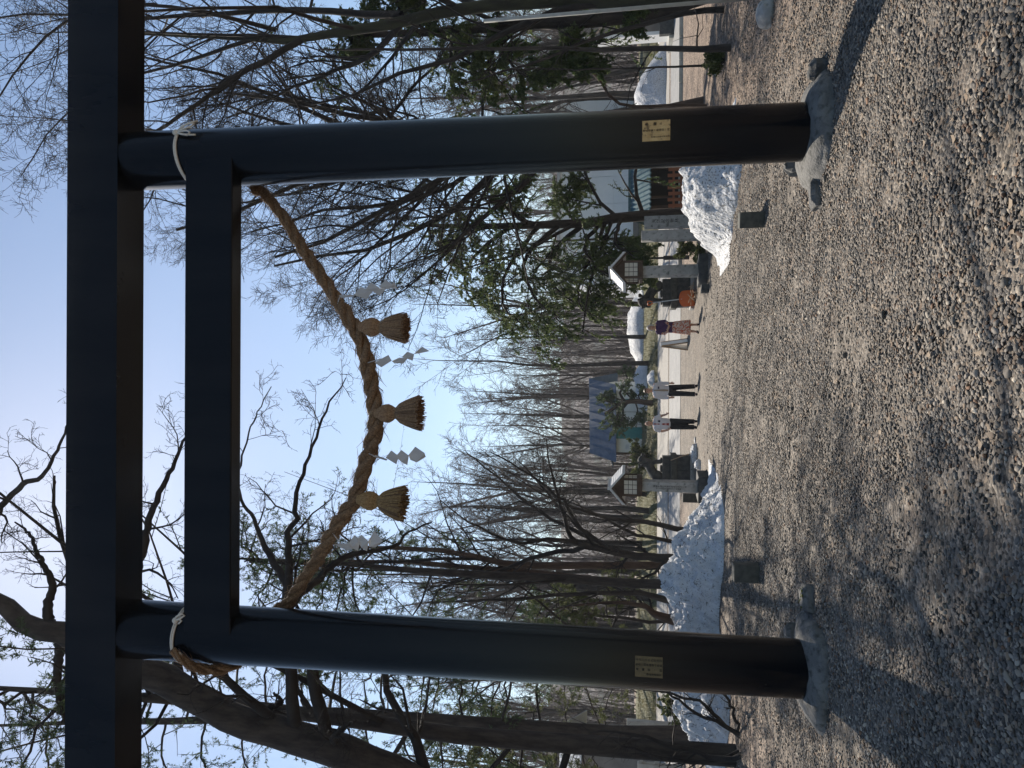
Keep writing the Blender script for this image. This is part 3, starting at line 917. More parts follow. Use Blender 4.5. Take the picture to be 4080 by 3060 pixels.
shide((815, 985), [q([(1195, 1150), (1215, 1140), (1340, 1178), (1320, 1195)]), q([(1315, 1165), (1360, 1097), (1445, 1150), (1410, 1232)]), q([(1420, 1150), (1467, 1090), (1548, 1142), (1525, 1238), (1475, 1205)]), q([(1540, 1138), (1597, 1060), (1695, 1118), (1700, 1160), (1620, 1212), (1550, 1190)])],
      'zigzag paper streamer between two tassels, left of centre')
q = lambda L_: zz(L_, s1, 900, 1900)
shide((735, 1175), [q([(1065, 660), (1195, 655), (1240, 705), (1190, 730)]), q([(1195, 655), (1245, 577), (1310, 620), (1280, 732), (1225, 700)]), q([(1290, 615), (1320, 570), (1400, 630), (1375, 732), (1330, 690)]), q([(1390, 630), (1440, 540), (1533, 630), (1450, 700), (1400, 690)])],
      'zigzag paper streamer nearest the left pillar')

# ================================================================== SNOW
def snow_material(name, dirt):
    m = mat(name, (.47, .485, .51), (.58, .59, .61), 2.5, .75, 1.0, 9, spec=.3, c3=(.16, .155, .15), s3=30, t3=dirt)
    N = m.node_tree.nodes
    b = N['Principled BSDF']
    b.inputs['Subsurface Weight'].default_value = .0
    for n in N:
        if n.bl_idname == 'ShaderNodeBump': n.inputs['Distance'].default_value = .06
    return m
SNOW = snow_material('old_snow', (.58, .70))
SNOW_D = snow_material('dirty_snow', (.52, .66))

def interp(tab, x):
    if x <= tab[0][0]: return tab[0][1]
    for (a, va), (b_, vb) in zip(tab, tab[1:]):
        if x <= b_:
            return va + (vb - va) * (x - a) / (b_ - a)
    return tab[-1][1]

def snow_pile(name, crest, base, depth, label, m, seed, step=.04, rough=1.0, Yc_off=1.3, yshift=0.0, debris=0):
    """crest / base: (photo row, photo column) outlines; the front foot follows base on the ground"""
    def footY(v, y):
        d = ray(v, y)
        t = (CAMZ - 0.0) / -d.z
        Y = d.y * t
        for _ in range(6):
            t = (CAMZ - gz(Y)) / -d.z; Y = d.y * t
        return Y, d.x * t
    foot = sorted((footY(v, y)[1], footY(v, y)[0]) for y, v in base)
    cr = []
    for y, v in crest:
        Yf = interp(foot, at(v, y, foot[0][1] + Yc_off).x)
        p = at(v, y, Yf + Yc_off); cr.append((p.x, max(.02, p.z - gz(Yf + Yc_off))))
    cr.sort()
    x0, x1 = min(foot[0][0], cr[0][0]), max(foot[-1][0], cr[-1][0])
    X = np.arange(x0, x1 + step, step)
    T = np.concatenate([np.linspace(0, .5, 52), np.linspace(.52, 1, 20)])
    V = []
    cx = (x0 + x1) / 2
    cY = interp(foot, cx)
    for x in X:
        Yf = interp(foot, x); H = interp(cr, x)
        e = min(1, (x - x0) / .5, (x1 - x) / .5); e = max(0, e) ** .6
        for t in T:
            y = Yf + .02 * math.sin(x * 7) + .06 * noise.noise(Vector((x * 3, seed, 0))) + t * depth
            tc = Yc_off / depth
            if t < tc: k = math.sin(t / tc * math.pi / 2) ** .78
            else: k = math.cos((t - tc) / (1 - tc) * math.pi / 2) ** .9 if t < 1 else 0
            q = Vector((x, y, seed))
            h = H * k * e
            if h > .0:
                a = min(1, h / .25)
                h += a * rough * (.16 * noise.noise(q * 1.7) + .26 * abs(noise.noise(q * 3.3)) + .12 * abs(noise.noise(q * 6.5)) + .05 * abs(noise.noise(q * 15)) + .03 * noise.noise(q * 31) - .14)
            V.append((x - cx, y - cY, gz(y) - .05 + max(0, h) + .05 * (1 if t > 0 and e > 0 else 0)))
    nx, ny = len(X), len(T)
    i = np.arange(nx * ny).reshape(nx, ny)
    F = np.stack([i[:-1, :-1].ravel(), i[1:, :-1].ravel(), i[1:, 1:].ravel(), i[:-1, 1:].ravel()], 1)
    o = link(name, fast_mesh(name, V, F, m)); o.location = (cx, cY, 0)
    tag(o, label, 'snow')
    if debris:
        g = random.Random(seed); b = MB()
        Va = np.array(V).reshape(nx, ny, 3)
        for _ in range(debris):
            p = Vector(Va[g.randrange(4, nx - 4), g.randrange(2, 40)])
            for _k in range(g.choice((1, 1, 2, 5))):
                d = Vector((g.gauss(0, 1), g.gauss(0, .3), g.gauss(0, .8))).normalized() * g.uniform(.02, .11)
                b.tube([p + Vector((0, -.012, .008)), p + d * .5 + Vector((0, -.02, .01)), p + d + Vector((0, -.02, .0))], [.004, .0035, .002], 3, False)
        b.build('twig_debris', MT['debris'], o)['kind'] = 'stuff'
    return o
bankL = snow_pile('snow_bank',
    [(1907, 2850), (2017, 2801), (2096, 2743), (2190, 2676), (2229, 2682), (2264, 2645), (2292, 2631), (2343, 2629), (2393, 2676), (2468, 2682), (2515, 2680), (2750, 2681), (2855, 2688), (2933, 2738), (2983, 2780), (3054, 2872), (3120, 2890)],
    [(1898, 2876), (2076, 2884), (2213, 2884), (2290, 2880), (2410, 2872), (2515, 2868), (2756, 2910), (2930, 2902), (3060, 2890), (3140, 2890)],
    3.6, 'long melting snow bank behind the left torii pillar', SNOW, 4.0, debris=420)
bankR = snow_pile('snow_bank',
    [(500, 2800), (560, 2760), (667, 2727), (708, 2719), (771, 2721), (828, 2737), (885, 2768), (930, 2806), (965, 2844), (1021, 2885), (1045, 2903)],
    [(480, 2930), (560, 2950), (654, 2958), (708, 2955), (771, 2946), (825, 2939), (885, 2925), (945, 2920), (1050, 2907)],
    3.0, 'speckled snow pile beside the right torii pillar', snow_material('speckled_snow', (.54, .64)), 9.0, rough=.6, debris=90)

def far_snow(y0, y1, vtop, Y, depth, label, m, seed, peak=.4):
    xa, xb = at(2560, y0, Y).x, at(2560, y1, Y).x
    H = at(vtop, (y0 + y1) / 2, Y + depth * .4).z - gz(Y + depth * .4)
    X = np.linspace(min(xa, xb), max(xa, xb), 70); T = np.linspace(0, 1, 24); V = []
    cx = (xa + xb) / 2
    for i, x in enumerate(X):
        s = i / 69; s_ = 1 - s
        e = math.sin(math.pi * min(1, max(0, (s_ ** (math.log(.5) / math.log(peak)))))) ** .8
        for t in T:
            y = Y + depth * t
            q = Vector((x, y, seed))
            h = H * e * math.sin(math.pi * t) ** .7
            if h > .02: h += min(1, h * 4) * (.16 * noise.noise(q * .9) + .10 * noise.noise(q * 2.7) + .05 * noise.noise(q * 7))
            V.append((x - cx, y - Y, gz(y) + .03 + max(0, h) - (.12 if h <= .02 else 0)))
    i = np.arange(70 * 24).reshape(70, 24)
    F = np.stack([i[:-1, :-1].ravel(), i[1:, :-1].ravel(), i[1:, 1:].ravel(), i[:-1, 1:].ravel()], 1)
    o = link('snow_heap', fast_mesh('snow_heap', V, F, m)); o.location = (cx, Y, 0)
    return tag(o, label, 'snow')
far_snow(1110, 1480, 2503, 49.6, 4.5, 'dirty snow heap on the bank behind the woman', SNOW_D, 2, .5)
far_snow(1440, 1640, 2530, 47.6, 3.0, 'shaded snow patch in front of the blue roofed shed', SNOW, 5, .4)
far_snow(1470, 1545, 2587, 44.3, 2.0, 'low snow remnant on the grass behind the younger man', SNOW, 6, .5)
far_snow(165, 480, 2535, 39.0, 4.0, 'grey blue snow heap beyond the lane right of the torii', SNOW_D, 8, .5)
far_snow(20, 105, 2590, 41.0, 2.5, 'snow heap behind the grey portal at the right edge', SNOW_D, 9, .5)

# ================================================================== STONE BLOCKS, STELES, LANTERNS
def block(v, y, Y, w, h, label, m, d=None, rz=0.0):
    x = ground_x(y, Y)
    b = MB().box((0, 0, h / 2), (w, d or w, h), bev=.012)
    o = b.build('stone_block', m, None, autos=30); o.location = (x, Y, surf(x, Y) - .01); o.rotation_euler = (0, 0, rz)
    return tag(o, label, 'stone block')
block(3025, 2283, 10.35, .24, .36, 'dark square block in front of the left snow bank', MT['block'])
block(3025, 875, 10.35, .22, .34, 'dark square block with a pale side in front of the right snow pile', MT['block'], rz=-.22)
block(2810, 1150, 19.2, .22, .20, 'low dark block beside the right lantern base', MT['darkstone'])
block(2812, 2100, 19.4, .24, .14, 'low dark block beside the left lantern base', MT['darkstone'])
block(2765, 1985, 22.0, .25, .52, 'squat stone post left of the left lantern', MT['block'])
block(2690, 2210, 24.0, .3, .55, 'short dark post behind the left snow bank', MT['block'])

def stele(y, Y, w, h, label, text, rz):
    x = ground_x(y, Y)
    o = empty('stone_stele', (x, Y, surf(x, Y) - .01), label, 'stele', None, rz)
    MB().box((0, 0, h / 2 + .08), (w, w * .8, h), taper=.97, bev=.015).build('shaft', MT['granite2'], o, autos=30)
    MB().box((0, 0, .06), (w * 1.7, w * 1.5, .14), bev=.015).build('foot', MT['granite'], o, autos=30)
    if text: vertical_text(o, [(text, w * .36, h * .92)], 0, 0, -w * .8 / 2 - .001, 1, MT['ink'], 'inscription')
    return o
stele(934, 18.8, .27, 1.62, 'plain tall stone stele nearer the right lantern', None, .15)
stele(880, 20.5, .33, 1.62, 'inscribed stone stele behind the right snow pile', '天然記念物林', .1)

def lantern(y, Y, label, text, rz):
    x = ground_x(y, Y)
    o = empty('shrine_lantern', (x, Y, surf(x, Y) - .02), label, 'lantern', 'shrine lanterns', rz)
    MB().box((0, 0, .13), (.72, .68, .28), bev=.02).build('base_slab', MT['darkstone'], o, autos=30)
    MB().box((0, 0, .99), (.29, .28, 1.46), taper=.88, bev=.012).build('post', MT['granite2'], o, autos=30)
    if text: vertical_text(o, [(text, .055, 1.42), (text[3:] + text[:2], .045, 1.36)], .025, 0, -.1415, .06, MT['ink'], 'inscription')
    MB().box((0, 0, 1.765), (.5, .46, .09), bev=.01).build('collar', MT['wood'], o)
    hw, z0, z1 = .24, 1.81, 2.25
    fr = MB()
    for sx in (-1, 1):
        for sy in (-1, 1):
            fr.box((sx * (hw - .02), sy * (hw - .02), (z0 + z1) / 2), (.05, .05, z1 - z0 + .02))
    for z in (z0 + .025, z1 - .025):
        for s in (-1, 1):
            fr.box((0, s * (hw - .02), z), (2 * hw - .09, .046, .05)); fr.box((s * (hw - .02), 0, z), (.046, 2 * hw - .09, .05))
    f = fr.build('lantern_frame', MT['wood'], o)
    mu = MB()
    for s in (-1, 1):
        for k in (-1, 1):
            mu.box((k * .065, s * (hw - .03), (z0 + z1) / 2), (.012, .018, z1 - z0 - .1))
            mu.box((0, s * (hw - .03), (z0 + z1) / 2 + k * .057), (2 * hw - .1, .014, .012))
            mu.box((s * (hw - .03), k * .065, (z0 + z1) / 2), (.018, .012, z1 - z0 - .1))
            mu.box((s * (hw - .03), 0, (z0 + z1) / 2 + k * .057), (.014, 2 * hw - .1, .012))
    mu.build('lattice', MT['wood'], f)
    pane = MB().box((0, 0, 0), (.124, .004, .108)).mesh('pane', MT['shoji'])
    for i in (-1, 0, 1):
        for j in (-1, 0, 1):
            for (px_, py_, rzz) in ((i * .131, -(hw - .03), 0), (i * .131, (hw - .03), 0), (-(hw - .03), i * .131, math.pi / 2), ((hw - .03), i * .131, math.pi / 2)):
                q = link('pane', pane, f); q.location = (px_, py_, (z0 + z1) / 2 + j * .115); q.rotation_euler = (0, 0, rzz)
    # gabled roof, ridge running away from the forecourt
    ez, rz_, ew, ey = 2.25, 2.53, .41, .37
    g = MB()
    g.prism([(-.30, ez), (.30, ez), (0, rz_ - .05)], -.26, .26)
    g.build('gable', MT['wood'], o)
    for s in (-1, 1):
        for e in (-1, 1):
            a = Vector((s * ew, e * (ey - .02), ez - .06)); c = Vector((0, e * (ey - .02), rz_))
            MB().loft([[a + Vector((0, -.02, 0)), a + Vector((0, .02, 0)), a + Vector((0, .02, -.06)), a + Vector((0, -.02, -.06))],
                       [c + Vector((0, -.02, 0)), c + Vector((0, .02, 0)), c + Vector((0, .02, -.07)), c + Vector((0, -.02, -.07))]]).build('bargeboard', MT['wood'], o)
    for s in (-1, 1):
        r = MB()
        a = Vector((s * (ew + .03), 0, ez - .075)); c = Vector((0, 0, rz_ + .012))
        d = c - a
        up_ = Vector((-d.z * -s, 0, 0))
        for k in range(6):                       # overlapping metal courses
            t0, t1 = k / 6, (k + 1) / 6 + .02
            p0, p1 = a + d * t0, a + d * min(1, t1)
            lift = Vector((0, 0, .014)) if k else Vector((0, 0, .012))
            r.loft([[p0 + Vector((0, -ey - .03, .075)), p0 + Vector((0, ey + .03, .075)), p0 + Vector((0, ey + .03, 0)), p0 + Vector((0, -ey - .03, 0))],
                    [p1 + Vector((0, -ey - .03, .062)), p1 + Vector((0, ey + .03, .062)), p1 + Vector((0, ey + .03, 0)), p1 + Vector((0, -ey - .03, 0))]])
        r.build('roof_slope', MT['metalroof'], o)
    MB().box((0, 0, rz_ + .08), (.07, 2 * ey + .08, .05)).build('ridge_cap', MT['metalroof'], o)
    return o
lantern(1078, 19.6, 'wooden lantern on a stone post right of the path', None, .2)
lantern(1940, 19.6, 'wooden lantern on an inscribed stone post left of the path', '奉納平成二十年九月吉日氏子一同', -.17)

# ================================================================== GUARDIAN LION-DOGS
def komainu(y, Y, s, label):
    x = ground_x(y, Y)
    o = empty('guardian_dog_statue', (x, Y, surf(x, Y) - .02), label, 'statue', 'guardian dog statues')
    MB().box((0, 0, .07), (1.15, .8, .16), bev=.01).build('ground_slab', MT['granite2'], o, autos=30)
    for k in (-1, 1):                           # pedestal of two stones
        MB().box((k * .245, 0, .15 + .22), (.484, .66, .45), bev=.012).build('pedestal_stone', MT['darkstone'], o, autos=30)
    MB().box((0, 0, .70), (1.10, .78, .21), bev=.012).build('pedestal_cap', MT['block'], o, autos=30)
    MB().box((0, 0, .94), (.92, .5, .28), bev=.012).build('plinth', MT['darkstone'], o, autos=30)
    z = 1.07; q_ = 1.17
    b = MB()
    def E(p, r, rot=None): b.ell((s * p[0] * q_, p[1] * q_, z + p[2] * q_), tuple(a * q_ for a in r), 12, rot)
    def Tb(pts, rad): b.tube([(s * p[0] * q_, p[1] * q_, z + p[2] * q_) for p in pts], [a * q_ for a in rad], 10)
    # s = -1: head towards the left of the picture
    E((-.20, 0, .17), (.17, .17, .18)); E((-.22, .1, .12), (.15, .07, .13)); E((-.22, -.1, .12), (.15, .07, .13))
    Tb([(-.2, 0, .22), (-.03, 0, .33), (.12, 0, .40), (.2, 0, .46)], [.15, .145, .15, .13])
    Tb([(.12, 0, .36), (.19, 0, .5), (.24, 0, .6)], [.15, .15, .12])
    E((.25, 0, .60), (.14, .13, .125)); E((.36, 0, .57), (.09, .085, .07)); E((.37, 0, .51), (.07, .075, .03))
    E((.44, 0, .60), (.03, .04, .025)); E((.33, .06, .65), (.04, .03, .03)); E((.33, -.06, .65), (.04, .03, .03))
    for k in (-1, 1):
        E((.19, k * .12, .68), (.035, .03, .06))
        Tb([(.16, k * .09, .38), (.21, k * .1, .2), (.22, k * .1, .04)], [.075, .055, .055]); E((.26, k * .1, .035), (.085, .06, .04))
        E((.02, k * .13, .035), (.11, .055, .04))
        for j in range(4): E((.06 + .05 * j, k * .115, .66 - .075 * j), (.05, .045, .055))
    Tb([(-.34, 0, .15), (-.42, 0, .28), (-.38, 0, .42), (-.3, 0, .5)], [.05, .075, .08, .03])
    E((-.40, 0, .36), (.07, .09, .12))
    fuse(b, 'figure', MT['darkstone'], o, .014, 1)
    return o
komainu(1166, 25.2, -1, 'dark stone guardian dog on a pedestal beside the right lantern')
komainu(1872, 25.2, 1, 'dark stone guardian dog on a pedestal beside the left lantern')

# snow shovel leaning on the right pedestal
def shovel():
    x = ground_x(1182, 24.3)
    o = empty('snow_shovel', (x, 24.55, surf(x, 24.3) + .02), 'orange plastic snow shovel leaning on the right pedestal', 'shovel')
    tilt = Matrix.Rotation(R(-10), 3, 'X') @ Matrix.Rotation(R(-5), 3, 'Y')
    b = MB()
    nu, nv = 13, 11
    W, H = .27, .50
    vs = []
    for layer in (0, .012):
        for j in range(nv):
            t = j / (nv - 1)
            w = W * (1 if t < .72 else math.sqrt(max(.12, 1 - ((t - .72) / .3) ** 2)))
            for i in range(nu):
                u = i / (nu - 1) * 2 - 1
                zz_ = H * t; yy = -.05 * (1 - u * u) + .05 - .05 * math.sin(t * 2.2) + .008 * math.cos(u * 16)
                if abs(u) > .93 or t > .95: yy -= .035
                vs.append(tilt @ Vector((u * w, yy + layer, zz_)))
    fs = []
    n1 = nu * nv
    for j in range(nv - 1):
        for i in range(nu - 1):
            a = j * nu + i
            fs.append((a, a + 1, a + nu + 1, a + nu)); fs.append((n1 + a, n1 + a + nu, n1 + a + nu + 1, n1 + a + 1))
    for i in range(nu - 1):
        fs.append((i, n1 + i, n1 + i + 1, i + 1)); a = (nv - 1) * nu + i; fs.append((a, a + 1, n1 + a + 1, n1 + a))
    for j in range(nv - 1):
        a = j * nu; fs.append((a, a + nu, n1 + a + nu, n1 + a)); a = j * nu + nu - 1; fs.append((a, n1 + a, n1 + a + nu, a + nu))
    b.add(vs, fs); b.build('blade', MT['orange'], o, True)
    MB().tube([tilt @ Vector((0, -.02, .40)), tilt @ Vector((0, -.02, .62)), tilt @ Vector((0, -.01, 1.42))], [.024, .017, .017], 10).build('shaft', MT['alu'], o, True)
    g = MB()
    for pts in ([(-.01, 0, 1.38), (-.06, 0, 1.48), (-.065, 0, 1.56)], [(.01, 0, 1.38), (.06, 0, 1.48), (.065, 0, 1.56)], [(-.075, 0, 1.56), (.075, 0, 1.56)], [(0, 0, 1.34), (0, 0, 1.44)]):
        g.tube([tilt @ Vector(p) for p in pts], .018, 8)
    g.build('grip', MT['orange'], o, True)
shovel()
# stick, and the last lumps of snow at the foot of the left pedestal
x = ground_x(1803, 24.2)
st = MB().tube([(0, 0, 0), (-.12, .03, .40), (-.30, .1, .82)], [.018, .017, .015], 8).build('wooden_pole', MT['stick'], None, True)
st.location = (x, 24.3, surf(x, 24.3)); tag(st, 'wooden pole leaning beside the left guardian dog pedestal', 'pole')
def lump(y, Y, d, label, seed):
    x = ground_x(y, Y)
    o = boulder('snow_lump', (x, Y, surf(x, Y) + d[2] * .5), d, None, SNOW, seed, power=2.2, amp=.3)
    return tag(o, label, 'snow')
lump(1808, 23.9, (.34, .2, .12), 'long lump of leftover snow before the left pedestal', 3)
lump(1852, 21.8, (.15, .14, .12), 'small round lump of snow near the left lantern', 8)
lump(1755, 24.6, (.12, .1, .03), 'thin sliver of snow right of the wooden pole', 11)
g_ = random.Random(5)
x = ground_x(1165, 23.6)
b = MB()
for _ in range(14):
    p = Vector((g_.uniform(-.25, .25), g_.uniform(-.2, .2), g_.uniform(.02, .2))); d = Vector((g_.gauss(0, .6), g_.gauss(0, .3), g_.gauss(0, .35))).normalized() * g_.uniform(.15, .4)
    b.tube([p - d * .5, p + Vector((0, 0, .03)), p + d * .5], [.012, .011, .007], 5)
bo = b.build('fallen_branches', MT['stick'], None, True); bo.location = (x, 23.7, surf(x, 23.7)); tag(bo, 'small heap of pale fallen branches under the orange shovel', 'branches')

# folding A-board
x = ground_x(1372, 28.0)
ab = empty('notice_board', (x, 28.0, surf(x, 28.0)), 'folding pale notice board standing edge on behind the woman', 'sign', None, R(72))
for s in (-1, 1):
    q = Matrix.Rotation(R(8) * s, 3, 'X')
    MB().box((0, s * .07, .50), (.56, .025, 1.02), rot=q).build('panel', MT['whitepaint'], ab)
    for e in (-1, 1): MB().box((e * .27, s * .083, .47), (.04, .045, 1.04), rot=q).build('rail', MT['stick'], ab)

# ================================================================== PEOPLE
def person(y, Y, label, H, pose, rz=0.0):
    """pose: dict of joint places for a 1.72 m figure facing -Y"""
    x = ground_x(y, Y)
    o = empty('person', (x, Y, surf(x, Y) + .005), label, 'person', None, rz)
    k = H / 1.72
    V_ = lambda p: (p[0] * k, p[1] * k, p[2] * k)
    J = pose
    b = MB()
    def T(pts, rad, n=10, flat=1.0): b.tube([V_(p) for p in pts], [r * k for r in rad], n, True, 0, flat)
    def E(p, r, n=12): b.ell(V_(p), tuple(q * k for q in r), n)
    hd = J['head']
    E(hd, (.076, .096, .115)); E((hd[0], hd[1] - .035, hd[2] - .055), (.055, .062, .06))
    T([(0, .01, 1.38), (hd[0] * .6, .0, 1.47), (hd[0], hd[1] + .01, hd[2] - .06)], [.062, .055, .052])
    E((hd[0], hd[1] - .102, hd[2] - .02), (.013, .02, .024)); E((hd[0], hd[1] - .088, hd[2] - .066), (.026, .014, .011))
    for s in (-1, 1):
        E((hd[0] + s * .078, hd[1] + .01, hd[2] - .01), (.012, .02, .03)); E((hd[0] + s * .031, hd[1] - .084, hd[2] + .012), (.018, .012, .01))
    T([(0, .0, .90), (0, .0, 1.08), (0, .0, 1.25), (0, .01, 1.40)], [.145, .13, .155, .10], 14, .7)
    for s, A in ((-1, J['armL']), (1, J['armR'])):
        sh, el, wr, hn = A
        T([(s * .06, .01, 1.38), sh, el], [.06, .055, .043]); T([el, wr], [.042, .03])
        d = (Vector(hn) - Vector(wr)).normalized()
        side = d.cross(Vector((0, 1, 0))).normalized() if abs(d.y) < .9 else Vector((1, 0, 0))
        palm = Vector(wr) + d * .05
        T([wr, Vector(wr) + d * .035, Vector(wr) + d * .085], [.026, .034, .034], 8, .5)
        for i, L_ in enumerate((.065, .075, .07, .055)):
            q0 = Vector(wr) + d * .075 + side * (.024 - .016 * i)
            T([q0, q0 + d * L_ * .5 + Vector((0, -.006, 0)), q0 + d * L_ + Vector((0, -.018, 0))], [.0095, .0085, .007], 6)
        T([Vector(wr) + d * .03 + side * .02, Vector(wr) + d * .06 + side * .05, Vector(wr) + d * .095 + side * .055], [.012, .0105, .008], 6)
    for s, Lg in ((-1, J['legL']), (1, J['legR'])):
        hp, kn, an, toe = Lg
        T([hp, kn], [.085, .058]); T([kn, an], [.056, .036]); T([an, toe], [.04, .034])
    fuse(b, 'body', MT['skin'], o, .009, 1)
    for s in (-1, 1):
        MB().ell(V_((hd[0] + s * .031, hd[1] - .092, hd[2] + .012)), (.014 * k, .006 * k, .007 * k), 8).build('eye', MT['ink'], o, True)
        MB().ell(V_((hd[0] + s * .031, hd[1] - .090, hd[2] + .036)), (.02 * k, .006 * k, .005 * k), 8).build('eyebrow', MT['hair_brown'], o, True)
    MB().ell(V_((hd[0], hd[1] - .098, hd[2] - .066)), (.022 * k, .006 * k, .006 * k), 8).build('mouth', MT['tie_red'], o, True)
    return o, k, V_

def cloth(o, name, mater, V_, k, parts, voxel=.011):
    b = MB()
    for kind, a, r in parts:
        if kind == 'T': b.tube([V_(p) for p in a], [q * k for q in r], 14)
        elif kind == 'F': b.tube([V_(p) for p in a], [q * k for q in r], 16, True, 0, .68)
        else: b.ell(V_(a), tuple(q * k for q in r), 14)
    return fuse(b, name, mater, o, voxel, 7)

# younger man, walking, arms down
pose = dict(head=(-.01, -.02, 1.585), armL=[(-.19, .0, 1.36), (-.235, .02, 1.10), (-.235, -.04, .87), (-.225, -.06, .77)], armR=[(.19, .0, 1.36), (.24, .02, 1.10), (.24, -.03, .87), (.235, -.05, .77)],
            legL=[(-.085, 0, .9), (-.10, -.10, .50), (-.12, -.12, .09), (-.135, -.26, .035)], legR=[(.085, 0, .9), (.12, .02, .5), (.15, .10, .10), (.17, -.03, .035)])
o, k, V_ = person(1557, 24.0, 'brown haired man in a white shirt and tan tie walking on the gravel', 1.74, pose, R(4))
cloth(o, 'shirt', MT['shirt'], V_, k, [('F', [(0, 0, .90), (0, 0, 1.0), (0, 0, 1.2), (0, 0, 1.34), (0, .01, 1.43)], [.165, .165, .18, .185, .085]),
    ('T', [(-.10, .0, 1.38), (-.185, 0, 1.335), (-.235, .02, 1.10), (-.235, -.03, .90)], [.06, .07, .06, .05]), ('T', [(.10, 0, 1.38), (.185, 0, 1.335), (.24, .02, 1.10), (.24, -.02, .90)], [.06, .07, .06, .05])])
cloth(o, 'trousers', MT['trousers'], V_, k, [('F', [(0, 0, .80), (0, 0, .95)], [.17, .155]), ('T', [(-.085, 0, .9), (-.10, -.09, .50), (-.12, -.11, .08)], [.105, .085, .075]), ('T', [(.085, 0, .9), (.12, .02, .5), (.15, .10, .08)], [.105, .085, .075])])
for s, an, toe in ((-1, (-.12, -.11, .05), (-.135, -.29, .035)), (1, (.15, .11, .05), (.17, -.06, .035))):
    MB().tube([V_((an[0], an[1] + .06, .045)), V_(an), V_(((an[0] + toe[0]) / 2, (an[1] + toe[1]) / 2, .045)), V_(toe)], [.035, .048, .046, .03], 10).build('shoe', MT['shoe'], o, True)
cloth(o, 'hair', MT['hair_brown'], V_, k, [('E', (-.01, .005, 1.635), (.088, .105, .085)), ('E', (-.01, .045, 1.59), (.083, .075, .09)), ('E', (.0, -.055, 1.668), (.082, .06, .045))], .009)
MB().tube([V_((0, -.112, 1.40)), V_((0, -.142, 1.25)), V_((0, -.142, 1.05)), V_((0, -.135, .93))], [.018, .026, .034, .02], 8, True, 0, .35).build('tie', MT['tie_tan'], o, True)
MB().box(V_((.085, -.135, 1.24)), (.075, .01, .05)).build('name_badge', MT['badge'], o)

# older man, one hand held out
pose = dict(head=(.0, -.05, 1.575), armL=[(-.19, .0, 1.35), (-.26, .04, 1.12), (-.20, -.08, .93), (-.15, -.14, .88)], armR=[(.19, .0, 1.36), (.27, .0, 1.13), (.33, -.18, .99), (.37, -.25, .95)],
            legL=[(-.085, 0, .9), (-.10, -.02, .50), (-.10, .0, .09), (-.12, -.15, .035)], legR=[(.085, 0, .9), (.09, -.02, .5), (.085, .0, .09), (.10, -.15, .035)])
o, k, V_ = person(1690, 23.9, 'balding man in a white shirt and red striped tie gesturing with one hand', 1.70, pose, R(-3))
cloth(o, 'shirt', MT['shirt'], V_, k, [('F', [(0, 0, .86), (0, -.02, .98), (0, -.02, 1.15), (0, 0, 1.33), (0, .01, 1.43)], [.17, .19, .195, .185, .085]),
    ('T', [(-.10, .0, 1.38), (-.185, 0, 1.33), (-.25, .03, 1.17)], [.06, .072, .07]), ('T', [(.10, 0, 1.38), (.185, 0, 1.335), (.26, 0, 1.17)], [.06, .072, .07])])
cloth(o, 'trousers', MT['trousers'], V_, k, [('F', [(0, 0, .78), (0, 0, .90)], [.18, .17]), ('T', [(-.085, 0, .87), (-.10, -.02, .50), (-.10, .0, .08)], [.105, .085, .08]), ('T', [(.085, 0, .87), (.09, -.02, .5), (.085, .0, .08)], [.105, .085, .08])])
for s in (-1, 1):
    MB().tube([V_((s * .095, .06, .045)), V_((s * .095, 0, .05)), V_((s * .105, -.1, .045)), V_((s * .11, -.18, .033))], [.035, .048, .046, .03], 10).build('shoe', MT['shoe'], o, True)
cloth(o, 'hair', MT['hair_white'], V_, k, [('E', (0, .045, 1.60), (.078, .06, .075)), ('E', (.07, .0, 1.59), (.014, .05, .04)), ('E', (-.07, .0, 1.59), (.014, .05, .04))], .007)
tie = MB()
for i in range(7):                                # striped: alternating bands are separate faces
    z0, z1 = 1.40 - .07 * i, 1.40 - .07 * (i + 1)
    w0, w1 = .018 + .003 * i, .018 + .003 * (i + 1)
    tie.tube([V_((0, -.118 - .006 * i, z0)), V_((0, -.124 - .006 * i, z1))], [w0 * k, w1 * k], 8, True, i % 2, .4)
tie.build('tie', [mat('dark_red_silk', (.30, .045, .04), rough=.5), mat('pale_red_silk', (.55, .30, .28), rough=.5)], o, True)
MB().box(V_((.095, -.14, 1.23)), (.06, .01, .075), rz=.3).build('name_badge', MT['badge'], o)

# woman in a long skirt, facing us, hands folded
pose = dict(head=(-.01, -.03, 1.585), armL=[(-.165, .0, 1.35), (-.21, .0, 1.12), (-.12, -.16, 1.02), (-.05, -.19, 1.02)], armR=[(.165, .0, 1.35), (.20, .0, 1.12), (.11, -.16, 1.00), (.04, -.19, 1.0)],
            legL=[(-.08, 0, .9), (-.11, -.03, .50), (-.15, -.06, .09), (-.19, -.19, .03)], legR=[(.08, 0, .9), (.08, .0, .5), (.08, .02, .09), (.09, -.12, .03)])
o, k, V_ = person(1303, 23.2, 'grey haired woman in a purple top and long patterned skirt', 1.62, pose, R(-8))
cloth(o, 'patterned_sleeves', MT['skirt'], V_, k, [('T', [(-.165, 0, 1.35), (-.215, 0, 1.12), (-.13, -.15, 1.03)], [.055, .052, .045]), ('T', [(.165, 0, 1.35), (.205, 0, 1.12), (.12, -.15, 1.02)], [.05, .05, .043])])
